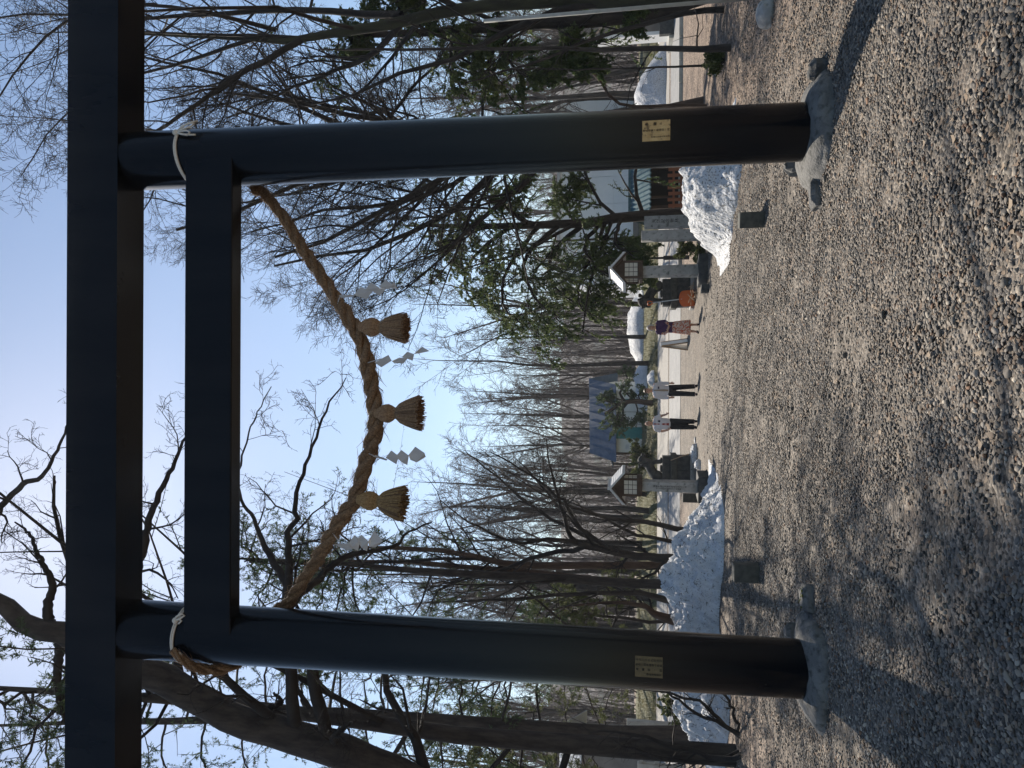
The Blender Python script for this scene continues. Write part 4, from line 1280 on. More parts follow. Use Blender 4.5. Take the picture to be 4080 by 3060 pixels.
cloth(o, 'cardigan', MT['purple'], V_, k, [('F', [(0, 0, .84), (0, 0, .92), (0, 0, 1.12), (0, 0, 1.32), (0, .01, 1.42)], [.19, .19, .175, .175, .08]),
    ('T', [(-.09, 0, 1.38), (-.165, 0, 1.345), (-.20, 0, 1.22)], [.07, .078, .066]), ('T', [(.09, 0, 1.38), (.165, 0, 1.345), (.20, 0, 1.12), (.17, -.07, 1.05)], [.07, .078, .063, .055])])
b = MB()
nS = 40
rings = []
for z, r_ in ((.92, .165), (.80, .20), (.60, .225), (.40, .245), (.27, .26)):
    rings.append([V_((r_ * (1 + .05 * math.sin(9 * a) * (.95 - z)) * math.cos(a) - .02 * (.9 - z), r_ * .72 * (1 + .05 * math.sin(9 * a) * (.95 - z)) * math.sin(a), z)) for a in [2 * math.pi * i / nS for i in range(nS)]])
b.loft(rings); b.build('skirt', MT['skirt'], o, True)
for s, an, toe in ((-1, (-.15, -.05, .05), (-.19, -.21, .03)), (1, (.08, .03, .05), (.09, -.14, .03))):
    MB().tube([V_((an[0], an[1] + .05, .04)), V_(an), V_(((an[0] + toe[0]) / 2, (an[1] + toe[1]) / 2, .04)), V_(toe)], [.03, .042, .04, .025], 10).build('shoe', MT['shoe'], o, True)
cloth(o, 'hair', MT['hair_grey'], V_, k, [('E', (-.01, .01, 1.64), (.092, .105, .085)), ('E', (-.01, .045, 1.57), (.09, .075, .11)), ('E', (.075, .0, 1.56), (.025, .06, .10)), ('E', (-.095, .0, 1.56), (.025, .06, .10))], .009)

# ================================================================== BUILDINGS AND FITTINGS
def P2(v, y, Y): return at(v, y, Y)

# shed with blue roof behind the lane; gable towards the left
def shed():
    Y = 50.5
    xl, xr = at(2500, 1790, Y).x, at(2500, 1535, Y).x
    z0 = gz(Y) - .1
    zt = at(2442, 1700, Y).z
    o = empty('shed', ((xl + xr) / 2, Y + 1.5, z0), 'small white shed with a blue metal roof behind the two men', 'shed', None, R(-12))
    w, h, d = xr - xl, zt - z0, 3.0
    MB().box((0, 0, h / 2), (w, d, h)).build('wall', MT['whitewall'], o)
    MB().prism([(-w / 2, h), (w / 2, h), (w / 2 - .2, h + .1), (-w / 2 + .2, h + .1)], -d / 2, d / 2).build('eave_band', MT['whitewall'], o)
    # roof: ridge along x, slope faces us; sheets with standing seams
    rh, ov = 1.7, .55
    for s in (-1, 1):
        n = 9
        for i in range(n):
            xa = -w / 2 - ov + (w + 2 * ov) * i / n; xb = xa + (w + 2 * ov) / n - .012
            pts0 = [(xa, s * (d / 2 + ov), h - .25), (xb, s * (d / 2 + ov), h - .25), (xb, 0, h + rh), (xa, 0, h + rh)]
            r = MB(); r.add(pts0 + [(p[0], p[1], p[2] + .05) for p in pts0], [(0, 1, 2, 3), (7, 6, 5, 4), (0, 4, 5, 1), (1, 5, 6, 2), (2, 6, 7, 3), (3, 7, 4, 0)])
            a, c = Vector((xa, s * (d / 2 + ov), h - .2)), Vector((xa, 0, h + rh + .05))
            r.tube([a, c], .035, 6)
            r.build('roof_sheet', MT['blueroof'], o)
    for s in (-1, 1):
        MB().prism([(-d / 2, h - .02), (d / 2, h - .02), (0, h + rh - .12)], 0, .05).build('gable', MT['whitewall'], o).matrix_local = Matrix.Translation((s * w / 2, 0, 0)) @ Matrix.Rotation(R(90), 4, 'Z')
    MB().box((-w * .18, -d / 2 - .015, h * .46), (w * .19, .05, h * .9)).build('door', MT['teal'], o)
    for i in (1, 2, 3):
        MB().box((-w / 2 + w * (.26 + .2 * i), -d / 2 - .02, h / 2), (.05, .03, h)).build('batten', MT['teal'] if i == 3 else MT['fencegrey'], o)
    MB().box((-w * .41, -d / 2 - .02, h * .55), (.34, .03, .22)).build('vent', MT['metalroof'], o)
    MB().box((0, -d / 2 - .02, .1), (w, .05, .12)).build('sill', MT['teal'], o)
    lean = MB(); lean.add([(-w / 2 - 1.1, -d / 2, h * .99), (-w / 2, -d / 2 - .1, h * 1.12), (-w / 2, d / 2, h * 1.12), (-w / 2 - 1.1, d / 2, h * .99),
        (-w / 2 - 1.1, -d / 2, h * .99 + .05), (-w / 2, -d / 2 - .1, h * 1.12 + .05), (-w / 2, d / 2, h * 1.12 + .05), (-w / 2 - 1.1, d / 2, h * .99 + .05)], [(3, 2, 1, 0), (4, 5, 6, 7), (0, 1, 5, 4), (1, 2, 6, 5), (2, 3, 7, 6), (3, 0, 4, 7)])
    lean.build('side_canopy', MT['blueroof'], o)
    for e in (-1, 1): MB().box((-w / 2 - .95, e * (d / 2 - .2), h / 2), (.12, .12, h)).build('canopy_post', MT['wood'], o)
shed()

# large pale building at the right
def hall():
    Y = 60.0
    xl, xr = at(2450, 1135, Y).x, at(2450, 380, Y).x
    z0 = gz(Y) - .2; zt = 8.2
    w, h, d = xr - xl, zt - z0, 9.0
    o = empty('hall', ((xl + xr) / 2, Y + d / 2, z0), 'large pale blue grey panelled building behind the evergreen tree', 'building')
    MB().box((0, 0, h / 2), (w, d, h)).build('wall', MT['palewall'], o)
    MB().box((0, 0, h + .12), (w + .5, d + .5, .26)).build('parapet', MT['metalroof'], o)
    nx, nz = 7, 4
    for i in range(nx):
        for j in range(nz):
            MB().box((-w / 2 + w * (i + .5) / nx, -d / 2 - .03, .8 + (h - .9) * (j + .5) / nz), (w / nx - .05, .06, (h - .9) / nz - .05), bev=.01).build('wall_panel', MT['palewall'], o)
    for j in range(3):
        f = MB().box((-w / 2 + .55, -d / 2 - .085, 1.3 + 2.0 * j), (.75, .06, 1.2)).build('window', MT['whitepaint'], o)
        MB().box((-w / 2 + .55, -d / 2 - .12, 1.3 + 2.0 * j), (.62, .02, 1.06)).build('pane', MT['glass'], f)
    MB().box((0, -d / 2 - .07, .35), (w, .1, .7)).build('plinth', MT['greywall'], o)
hall()

# little pavilion with teal roof and slatted fence
def hut():
    Y = 29.5
    xl, xr = at(2600, 835, Y).x, at(2600, 600, Y).x
    z0 = gz(Y) - .05
    w, d = xr - xl, 2.2
    h = at(2586, 750, Y).z - z0
    o = empty('pavilion', ((xl + xr) / 2, Y + d / 2, z0), 'small open pavilion with a teal corrugated roof beside the snow pile', 'pavilion')
    for sx in (-1, 1):
        for sy in (-1, 1):
            MB().box((sx * (w / 2 - .1), sy * (d / 2 - .08), h / 2), (.12, .12, h)).build('post', MT['wood'], o)
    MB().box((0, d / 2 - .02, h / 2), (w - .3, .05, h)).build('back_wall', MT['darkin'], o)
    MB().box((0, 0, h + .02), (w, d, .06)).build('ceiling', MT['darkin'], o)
    MB().box((-w * .28, -d / 2 + .12, h * .62), (.09, .09, h * .75)).build('mullion', MT['wood'], o)
    rise = at(2512, 750, Y + d / 2).z - z0 - h
    n = 14
    for s in (-1, 1):
        for i in range(n):
            xa = -w / 2 - .15 + (w + .3) * i / n; xb = xa + (w + .3) / n
            xm = (xa + xb) / 2
            e, r_ = s * (d / 2 + .35), 0
            b = MB(); b.add([(xa, e, h - .06), (xm, e, h), (xb, e, h - .06), (xa, r_, h + rise), (xm, r_, h + rise + .06), (xb, r_, h + rise)]
                            + [(xa, e, h - .1), (xm, e, h - .05), (xb, e, h - .1), (xa, r_, h + rise - .04), (xm, r_, h + rise), (xb, r_, h + rise - .04)],
                            [(0, 1, 4, 3), (1, 2, 5, 4), (9, 10, 7, 6), (10, 11, 8, 7), (0, 6, 7, 1), (1, 7, 8, 2)])
            b.build('roof_sheet', MT['tealroof'], o)
    MB().box((0, 0, h + rise + .04), (w + .36, .16, .1)).build('ridge', MT['tealroof'], o)
    MB().box((0, -d / 2 + .02, .12), (w, .05, .2)).build('kerb_board', MT['redwood'], o)
    # slatted fence in front
    for i in range(10):
        MB().box((-w / 2 + .1 + i * (w - .2) / 9, -d / 2 - .12, .38), (.13, .035, .76 if i % 2 else .7)).build('picket', MT['redwood'], o)
    for z in (.22, .52):
        MB().box((0, -d / 2 - .085, z), (w, .03, .09)).build('rail', MT['redwood'], o)
    sb = MB()
    for i in range(4):
        MB().box((-w / 2 - .18 - .09 * i, -d / 2 + .1, .62 - .1 * i), (.05, .7, .9 - .2 * i * .4)).build('leaning_board', MT['redwood'] if i % 2 else MT['stick'], o)
hut()

def lamp_post():
    Y = 27.5
    x = ground_x(1025, Y)
    o = empty('lamp_post', (x, Y, surf(x, Y)), 'thin black lamp post behind the shrub right of the lantern', 'lamp post')
    MB().tube([(0, 0, 0), (0, 0, .95)], .085, 12).build('base_column', MT['black'], o, autos=40)
    MB().tube([(0, 0, .95), (0, 0, 3.6)], .045, 10).build('pole', MT['black'], o, autos=40)
    MB().box((0, 0, 3.75), (.26, .26, .34), taper=1.2, bev=.02).build('lamp_head', MT['bluewhite'], o, autos=30)
    MB().box((0, 0, 3.96), (.34, .34, .06), bev=.02).build('lamp_cap', MT['black'], o, autos=30)
lamp_post()

# concrete fence at the far left
def fence():
    Y = 30.0
    x0, x1 = at(2600, 2892, Y).x, at(2600, 3120, Y).x
    z0 = gz(Y) - .02
    o = empty('concrete_fence', (x0, Y, z0), 'weathered concrete rail fence at the left edge', 'fence')
    top = at(2497, 2892, Y).z - z0
    MB().box((0, 0, top / 2), (.34, .30, top), bev=.02).build('end_post', MT['fencegrey'], o, autos=30)
    L_ = x0 - x1
    for i in range(1, 5):
        MB().box((-i * L_ / 4.2, 0, (top - .45) / 2), (.26, .24, top - .45), bev=.015).build('post', MT['fencegrey'], o, autos=30)
    for z in (top * .74, top * .46):
        MB().box((-L_ / 2, .02, z), (L_, .13, .16), bev=.01).build('rail', MT['fencegrey'], o)
    MB().box((-L_ / 2, 0, .1), (L_, .34, .2), bev=.01).build('kerb', MT['fencegrey'], o)
fence()

def left_house():
    Y = 42.0
    p0, p1 = at(2310, 3060, Y), at(2215, 2962, Y)
    z0 = gz(Y)
    o = empty('house', (p1.x - 3.0, Y + 2.5, z0), 'house with a pale ribbed metal roof at the left edge', 'house')
    h = at(2316, 3060, Y).z - z0
    rise = 1.5
    MB().box((0, 0, h / 2), (4.6, 4, h)).build('wall', MT['greywall'], o)
    for i in range(9):
        xa = -2.7 + 5.6 * i / 9; xb = xa + 5.6 / 9 - .02
        for s in (-1, 1):
            pts0 = [(xa, s * 2.4, h), (xb, s * 2.4, h), (xb, 0, h + rise), (xa, 0, h + rise)]
            r = MB(); r.add(pts0 + [(p[0], p[1], p[2] + .06) for p in pts0], [(0, 1, 2, 3), (7, 6, 5, 4), (0, 4, 5, 1), (1, 5, 6, 2), (2, 6, 7, 3), (3, 7, 4, 0)])
            r.tube([(xa, s * 2.4, h + .06), (xa, 0, h + rise + .06)], .03, 5)
            r.build('roof_sheet', MT['metalroof'], o)
left_house()

# grey portal building at the right edge
def portal():
    Y = 36.0
    a, c = at(2500, 150, Y), at(2500, 95, Y)
    z0 = gz(Y) - .05
    top = at(2306, 120, Y).z - z0
    o = empty('portal', ((a.x + c.x) / 2, Y, z0), 'grey portal with white trim beyond the slender trees at right', 'building')
    w = c.x - a.x
    foot = at(2700, 120, Y).z - z0
    MB().box((0, 0, top / 2), (w, .8, top)).build('pier', MT['greywall'], o)
    MB().box((-w / 2 - .09, -.03, top / 2 - .05), (.17, .82, top - .1)).build('corner_trim', MT['whitepaint'], o)
    MB().box((w / 2 + 1.35, -.05, top - 1.0 - .2), (2.6, .7, .9)).build('side_wall', MT['greywall'], o)
    MB().box((w / 2 + 2.3, .1, (top - 1.7) / 2), (.9, .6, top - 1.7)).build('pier', MT['greywall'], o)
    MB().box((w / 2 + .8, -.1, .12), (4.2, 1.6, .24)).build('step', MT['fencegrey'], o)
    MB().box((.4, -.9, .35), (2.4, .25, .7)).build('low_wall', MT['darkstone'], o)
    # green awning
    b = MB(); zz_ = at(2560, 50, Y - .8).z - z0
    xx = at(2560, 50, Y - .8).x - (a.x + c.x) / 2
    b.add([(xx - .3, -.8, zz_), (xx + .3, -.8, zz_ + .05), (xx + .2, -.3, zz_ + .32), (xx - .2, -.3, zz_ + .28), (xx - .3, -.8, zz_ - .03), (xx + .3, -.8, zz_ + .02), (xx + .2, -.3, zz_ + .29), (xx - .2, -.3, zz_ + .25)],
          [(0, 1, 2, 3), (7, 6, 5, 4), (0, 4, 5, 1), (1, 5, 6, 2), (2, 6, 7, 3), (3, 7, 4, 0)])
    b.build('awning', MT['green'], o)
portal()
def kerb():
    # pale kerb stones along the lane at the right
    n = 0
    st = MB().box((0, 0, 0), (.98, .16, .18), bev=.015).mesh('kerb_stone', MT['fencegrey'])
    root = empty('lane_kerb', (11, 31.4, gz(31.4)), 'pale kerb stones along the lane on the right', 'kerb')
    for i in range(13):
        q = link('kerb_stone', st, root); q.location = (-5.5 + i, 0, .06)
kerb()
x = ground_x(3, 11.5) + .04
p = MB().tube([(0, 0, 0), (0, 0, 4.2)], .03, 10).build('grey_pole', MT['fencegrey'], None, True)
p.location = (x, 11.5, surf(x, 11.5)); tag(p, 'thin grey pole at the right edge of the view', 'pole')
xs_ = ground_x(28, 9.6)
boulder('half_buried_stone', (xs_, 9.75, .05), (.17, .2, .13), 'half buried pale stone on the litter at the right edge', MT['granite2'], 12, power=2.4, amp=.15)

# ================================================================== TREES
def nrm(v):
    return v / np.maximum(1e-9, np.linalg.norm(v, axis=-1, keepdims=True))

def grow(g, P, Rd, n, ratio, ang, N, wig, lift, t0=.2, t1=1.0, rmul=.55, rtip=.3, lmin=0.0, spread=.25, rmin=.004):
    """children of every branch in P (B,K,3) with radii Rd (B,K)"""
    B, K, _ = P.shape
    seg = np.linalg.norm(np.diff(P, axis=1), axis=2)
    Lp = seg.sum(1)
    t = (np.arange(n)[None] + g.random((B, n))) / n
    t = t0 + (t1 - t0) * t
    f = t * (K - 1); i0 = np.minimum(f.astype(int), K - 2); w = (f - i0)[..., None]
    bi = np.arange(B)[:, None]
    A, C = P[bi, i0], P[bi, i0 + 1]
    base = A * (1 - w) + C * w
    tan = nrm(C - A)
    rp = Rd[bi, i0] * (1 - w[..., 0]) + Rd[bi, i0 + 1] * w[..., 0]
    rv = g.standard_normal((B, n, 3))
    per = nrm(rv - tan * (rv * tan).sum(-1, keepdims=True))
    a = np.radians(ang) * (1 + spread * g.standard_normal((B, n)))[..., None]
    d = nrm(tan * np.cos(a) + per * np.sin(a))
    L = np.maximum(lmin, Lp[:, None] * ratio * (1.12 - .62 * t) * g.uniform(.6, 1.25, (B, n)))
    M = B * n
    d = d.reshape(M, 3); base = base.reshape(M, 3); L = L.reshape(M); r0 = np.maximum(rmin, (rp * rmul).reshape(M))
    out = np.zeros((M, N, 3)); out[:, 0] = base
    for k in range(1, N):
        d = nrm(d + wig * g.standard_normal((M, 3)) + np.array([0, 0, lift]))
        out[:, k] = out[:, k - 1] + d * (L / (N - 1))[:, None]
    tt = np.linspace(0, 1, N)[None]
    rad = np.maximum(rmin * .7, r0[:, None] * (1 - (1 - rtip) * tt))
    return out, rad

def tubes(P, Rd, sides):
    B, K, _ = P.shape
    T = np.gradient(P, axis=1); T = nrm(T)
    mean = nrm(P[:, -1] - P[:, 0])
    ref = np.where(np.abs(mean[:, 2:3]) < .8, np.array([[0, 0, 1.]]), np.array([[1., 0, 0]]))
    e1 = nrm(np.cross(T, ref[:, None, :])); e2 = np.cross(T, e1)
    a = np.arange(sides) * 2 * np.pi / sides
    V = P[:, :, None] + Rd[:, :, None, None] * (e1[:, :, None] * np.cos(a)[None, None, :, None] + e2[:, :, None] * np.sin(a)[None, None, :, None])
    idx = np.arange(B * K * sides).reshape(B, K, sides)
    nx = np.roll(idx, -1, 2)
    F = np.stack([idx[:, :-1], nx[:, :-1], nx[:, 1:], idx[:, 1:]], -1).reshape(-1, 4)
    return V.reshape(-1, 3), F

def join(parts):
    V, F, o = [], [], 0
    for v, f in parts:
        V.append(v); F.append(f + o); o += len(v)
    return np.concatenate(V), np.concatenate(F)

def leaves(g, P, per, L, W, droop, tmin=.1):
    """small leaf blades along the twigs"""
    B, K, _ = P.shape
    t = tmin + (1 - tmin) * g.random((B, per))
    f = t * (K - 1); i0 = np.minimum(f.astype(int), K - 2); w = (f - i0)[..., None]
    bi = np.arange(B)[:, None]
    p = (P[bi, i0] * (1 - w) + P[bi, i0 + 1] * w).reshape(-1, 3)
    tan = nrm(P[bi, i0 + 1] - P[bi, i0]).reshape(-1, 3)
    n = len(p)
    d = nrm(tan * .6 + .75 * g.standard_normal((n, 3)) + np.array([0, 0, -droop]))
    s = nrm(np.cross(d, g.standard_normal((n, 3))))
    l = (L * g.uniform(.6, 1.3, n))[:, None]; ww = (W * g.uniform(.6, 1.3, n))[:, None]
    V = np.stack([p, p + d * l * .5 + s * ww, p + d * l, p + d * l * .5 - s * ww], 1).reshape(-1, 3)
    return V, np.arange(n * 4).reshape(-1, 4)

def poly3(g, pts, n=12, wob_=.0):
    """pts: (x,y,z,r) control points -> smooth polyline"""
    res, _ = resample([p[:3] for p in pts], n)
    d = [0]
    for a, b_ in zip(pts, pts[1:]): d.append(d[-1] + (Vector(b_[:3]) - Vector(a[:3])).length)
    rr = np.interp(np.linspace(0, d[-1], n), d, [p[3] for p in pts])
    A = np.array([tuple(p) for p in res])
    if wob_: A[1:] += g.normal(0, wob_, (n - 1, 3))
    return A, rr

def ph(Y, pts):
    """photo points (column, row, radius[, depth offset]) at distance Y"""
    out = []
    for p in pts:
        q = at(p[0], p[1], Y + (p[3] if len(p) > 3 else 0))
        out.append((q.x, q.y, q.z, p[2]))
    return out

def thin(limbs, k, k0=None):
    return [[(p[0], p[1], p[2], p[3] * ((k0 or k) if i == 0 else k)) for p in l] for i, l in enumerate(limbs)]

def make_tree(name, label, limbs, levels, seed, bark, twig, cat='tree', group=None, leaf=None, leafmat=None, n=14, wob_=.02, trunk_to_ground=True, leaf_level=-1, twig_sides=3, extra_leaf_levels=()):
    """limbs[0] is the trunk; the other limbs are main branches"""
    g = np.random.default_rng(seed)
    base = Vector(limbs[0][0][:3])
    o = empty(name, base, label, cat, group)
    Ps, Rs = zip(*[poly3(g, l, n, wob_) for l in limbs])
    off = np.array(tuple(base))
    Pt = np.stack(Ps); Rt = np.stack(Rs)
    V, F = tubes(Pt[:1] - off, Rt[:1], 14)
    # flare at the foot
    link('trunk', fast_mesh('trunk', V, F, bark), o)
    parts = []
    if len(limbs) > 1: parts.append(tubes(Pt[1:] - off, Rt[1:], 8))
    cur = [(Pt, Rt)]
    for li, lv in enumerate(levels):
        nxt = []
        P, Rr = cur[0]
        P2_, R2_ = grow(g, P, Rr, **lv)
        cur = [(P2_, R2_)]
        sides = 6 if li == 0 and len(levels) > 2 else (4 if li <= 1 and len(levels) > 2 else twig_sides)
        parts.append(tubes(P2_ - off, R2_, sides))
        if leaf and li in extra_leaf_levels:
            lv_, lf_ = leaves(g, P2_ - off, **leaf)
            link('foliage', fast_mesh('foliage', lv_, lf_, leafmat, False), o)
    V, F = join(parts)
    link('crown', fast_mesh('crown', V, F, twig), o)
    if leaf:
        lv_, lf_ = leaves(g, cur[0][0] - off, **leaf)
        link('foliage', fast_mesh('foliage', lv_, lf_, leafmat, False), o)
    return o

def L(n, ratio, ang, N=5, wig=.16, lift=.03, t0=.2, rmul=.55, **k):
    return dict(n=n, ratio=ratio, ang=ang, N=N, wig=wig, lift=lift, t0=t0, rmul=rmul, **k)

# --- big bare tree behind the right pillar
Y = 21.5
xA = ground_x(440, Y)
baseA = (xA, Y, gz(Y) - .1, .48)
trunkA = [baseA] + [(at(2700, 455, Y).x, Y, at(2700, 455, Y).z, .33)] + ph(Y, [(2400, 480, .29), (2150, 510, .27), (1900, 540, .25), (1600, 560, .2), (1200, 560, .14), (800, 540, .08), (500, 520, .04)])
limbsA = [trunkA,
    ph(Y, [(2180, 600, .20), (2097, 719, .17, -.4), (1972, 828, .14, -.8), (1855, 928, .11, -1.), (1754, 1029, .08, -1.2), (1590, 1170, .04, -1.3), (1400, 1260, .02, -1.3)]),
    ph(Y, [(1950, 560, .18), (1721, 753, .13, .4), (1595, 878, .10, .7), (1470, 1003, .07, 1.), (1345, 1104, .045, 1.2), (1250, 1190, .02, 1.3)]),
    ph(Y, [(2000, 550, .18), (1804, 736, .15, -.5), (1470, 824, .12, -.8), (1303, 836, .09, -1), (1135, 886, .06, -1.1), (951, 937, .03, -1.2)]),
    ph(Y, [(1700, 560, .15), (1450, 690, .12, .8), (1200, 760, .09, 1.2), (1000, 800, .05, 1.4), (800, 860, .03, 1.5)]),
    ph(Y, [(1750, 560, .16), (1512, 468, .13, -.3), (1344, 426, .11, -.5), (1135, 376, .08, -.8), (1010, 350, .05, -1), (800, 290, .03, -1)]),
    ph(Y, [(1800, 560, .14), (1554, 493, .12, .5), (1595, 418, .11, .8), (1679, 309, .09, 1), (1804, 226, .06, 1.2)]),
    ph(Y, [(2000, 540, .16), (1760, 640, .12, -1.5), (1500, 700, .09, -2.2), (1250, 740, .06, -2.6)]),
]
make_tree('bare_tree', 'large spreading bare tree whose trunk stands behind the right pillar', thin(limbsA, .52, .85),
          [L(15, .46, 38, 7, .14, .06, .2, .55), L(8, .46, 42, 5, .2, .03, .12, .55, lmin=.5), L(7, .5, 42, 4, .22, .02, .1, .6, rmin=.0065, lmin=.35), L(3, .55, 40, 3, .2, .0, .1, .7, rmin=.0055, lmin=.25)], 21, MT['bark_red'], MT['twig'])

# --- mossy evergreen-clad tree at the right edge
Y = 15.0
tB = [(at(2850, -60, Y).x + .2, Y, gz(Y) - .1, .42)] + ph(Y, [(2700, -20, .36), (2400, 0, .3), (1972, 15, .27), (1595, 92, .24), (1386, 117, .2), (1202, 159, .16), (968, 150, .1), (583, 142, .06), (200, 130, .03)])
limbsB = [tB,
    ph(Y, [(1202, 159, .14), (968, 293, .12, -.3), (801, 401, .09, -.5), (583, 544, .06, -.7), (300, 640, .03, -.9)]),
    ph(Y, [(1600, 60, .17), (1386, 50, .15, .4), (1052, 46, .12, .7), (583, 67, .08, 1), (120, 60, .05, 1.2), (-150, 110, .03, 1.3)]),
    ph(Y, [(1595, 100, .13), (1470, 226, .11, .5), (1303, 293, .08, .8), (1094, 385, .05, 1.1), (900, 470, .03, 1.3)]),
    ph(Y, [(1100, 120, .1), (850, 60, .08, -1), (560, 20, .06, -1.5), (250, 90, .05, -1.8), (60, 300, .035, -2), (-60, 480, .02, -2)]),
    ph(Y, [(1000, 160, .09), (700, 260, .07, .6), (450, 330, .05, .9), (240, 480, .035, 1), (90, 700, .02, 1)]),
]
make_tree('bare_tree', 'dark mossy bare tree rising along the right edge', thin(limbsB, .55, .5),
          [L(13, .42, 40, 7, .15, .04, .15, .5), L(7, .46, 44, 5, .2, .02, .15, .55, lmin=.45), L(5, .5, 42, 4, .22, .02, .1, .6, rmin=.006, lmin=.3), L(3, .5, 40, 3, .2, .0, .1, .7, rmin=.005, lmin=.18)], 22, MT['bark_moss'], MT['twig'])

# --- evergreen sprays hanging by that trunk
def evergreen(name, label, Y, trunk, limbs, seed, dens=1.0, lm='leaf', lf=(.085, .015), bark='bark', n2=10, group=None, droop=.7, n3=5):
    ls = [trunk] + limbs
    return make_tree(name, label, ls, [L(int(n2 * dens), .5, 50, 6, .14, -.05, .12, .45, lmin=.5), L(n3, .5, 48, 5, .16, -.16, .1, .55, rmin=.006, lmin=.35), L(4, .6, 42, 4, .14, -.22, .1, .6, rmin=.005, lmin=.28)],
                     seed, MT[bark], MT['twig'], leaf=dict(per=int(50 * dens), L=lf[0], W=lf[1], droop=droop), leafmat=MT[lm], n=12, group=group)
Y = 17.5
evergreen('evergreen_tree', 'dark leafy evergreen hanging over the right edge behind the mossy tree', Y,
    [(at(2700, 60, Y).x + .5, Y, gz(Y) - .1, .2)] + ph(Y, [(2500, 70, .16), (2100, 90, .14), (1700, 130, .1), (1350, 140, .05)]),
    [ph(Y, [(2100, 90, .07), (2000, 180, .05), (2060, 280, .03), (2150, 330, .015)]), ph(Y, [(1900, 100, .07), (1800, 170, .05), (1850, 240, .03), (1950, 290, .015)]),
     ph(Y, [(1700, 120, .06), (1600, 60, .04), (1580, 0, .02)]), ph(Y, [(1500, 120, .05), (1420, 120, .04), (1400, 170, .02)]), ph(Y, [(2300, 80, .07), (2250, 190, .05), (2330, 260, .02)]),
     ph(Y, [(2400, 70, .06), (2500, 20, .04), (2560, -40, .02)])], 31, 1.25, 'leaf')

# --- evergreen right of centre, in front of the pale building
Y = 25.0
xF = ground_x(855, Y)
evergreen('evergreen_tree', 'drooping evergreen tree in front of the pale building', Y,
    [(xF, Y, gz(Y) - .1, .26)] + ph(Y, [(2650, 858, .2), (2500, 866, .18), (2300, 892, .16), (2050, 900, .12), (1800, 900, .08), (1620, 905, .04)]),
    [ph(Y, [(2230, 895, .10), (2090, 1030, .07, -.5), (2120, 1170, .05, -.8), (2230, 1270, .02, -1)]),
     ph(Y, [(2330, 890, .10), (2200, 1010, .07, .4), (2200, 1130, .05, .6), (2310, 1220, .02, .8)]),
     ph(Y, [(2400, 880, .09), (2330, 980, .06, -.6), (2380, 1070, .04, -.9), (2470, 1110, .02, -1)]),
     ph(Y, [(2050, 900, .09), (1900, 1010, .06, .6), (1850, 1130, .04, .9), (1900, 1240, .02, 1)]),
     ph(Y, [(2150, 895, .09), (2020, 1080, .06, .2), (2010, 1230, .04, .2), (2150, 1330, .02, .2)]),
     ph(Y, [(1950, 900, .08), (1780, 970, .05, -.7), (1760, 1060, .02, -1)]),
     ph(Y, [(2300, 890, .06), (2240, 800, .04, .4), (2290, 740, .02, .8)]),
     ph(Y, [(2100, 895, .08), (2000, 800, .05, -.8), (2050, 700, .02, -1)]),
     ph(Y, [(2480, 868, .08), (2450, 960, .05, -1), (2520, 1020, .03, -1.5), (2560, 1050, .015, -1.6)]),
     ph(Y, [(2420, 868, .08), (2330, 1080, .05, -.3), (2300, 1190, .03, -.3), (2350, 1260, .015, -.3)])], 32, 1.15, 'leaf', n3=6)

# --- slender trees at the right
def slender(name, label, Y, foot, pts, seed, m='bark', n1=8, r=.05, lv=None):
    x = ground_x(foot, Y)
    tr = [(x, Y, gz(Y) - .08, pts[0][2] * 1.25)] + ph(Y, pts)
    return make_tree(name, label, thin([tr], .72), lv or [L(n1, .22, 50, 6, .18, .08, .25, .45, lmin=.5), L(5, .5, 45, 4, .2, .03, .15, .55, rmin=.004, lmin=.3), L(4, .5, 45, 3, .2, .0, .1, .6, rmin=.003, lmin=.15)], seed, MT[m], MT['twig'], wob_=.015)
slender('slender_tree', 'thin straight dark tree right of the right pillar', 14.0, 190, [(2860, 190, .085), (2600, 197, .07), (2300, 196, .055), (1900, 196, .045), (1500, 195, .035), (1270, 193, .02)], 41, lv=[L(9, .16, 55, 6, .2, .05, .05, .4, lmin=.6), L(5, .5, 45, 4, .22, .03, .15, .55, rmin=.004, lmin=.3)])
slender('slender_tree', 'dark leaning sapling in front of the grey portal', 15.6, 40, [(2800, 45, .085), (2650, 75, .07), (2450, 125, .06), (2300, 178, .05), (2100, 260, .04), (1850, 330, .02)], 42)
slender('slender_tree', 'thinnest young stem between the dark sapling and right pillar', 16.0, 262, [(2780, 262, .035), (2550, 272, .03), (2300, 274, .025), (2050, 280, .012)], 43, n1=5)
slender('slender_tree', 'pale crooked branchy sapling close behind the right pillar', 20.0, 425, [(2700, 420, .06), (2470, 415, .055), (2400, 330, .05), (2340, 270, .04), (2270, 240, .03), (2150, 230, .015)], 44, 'bark_red', 5)

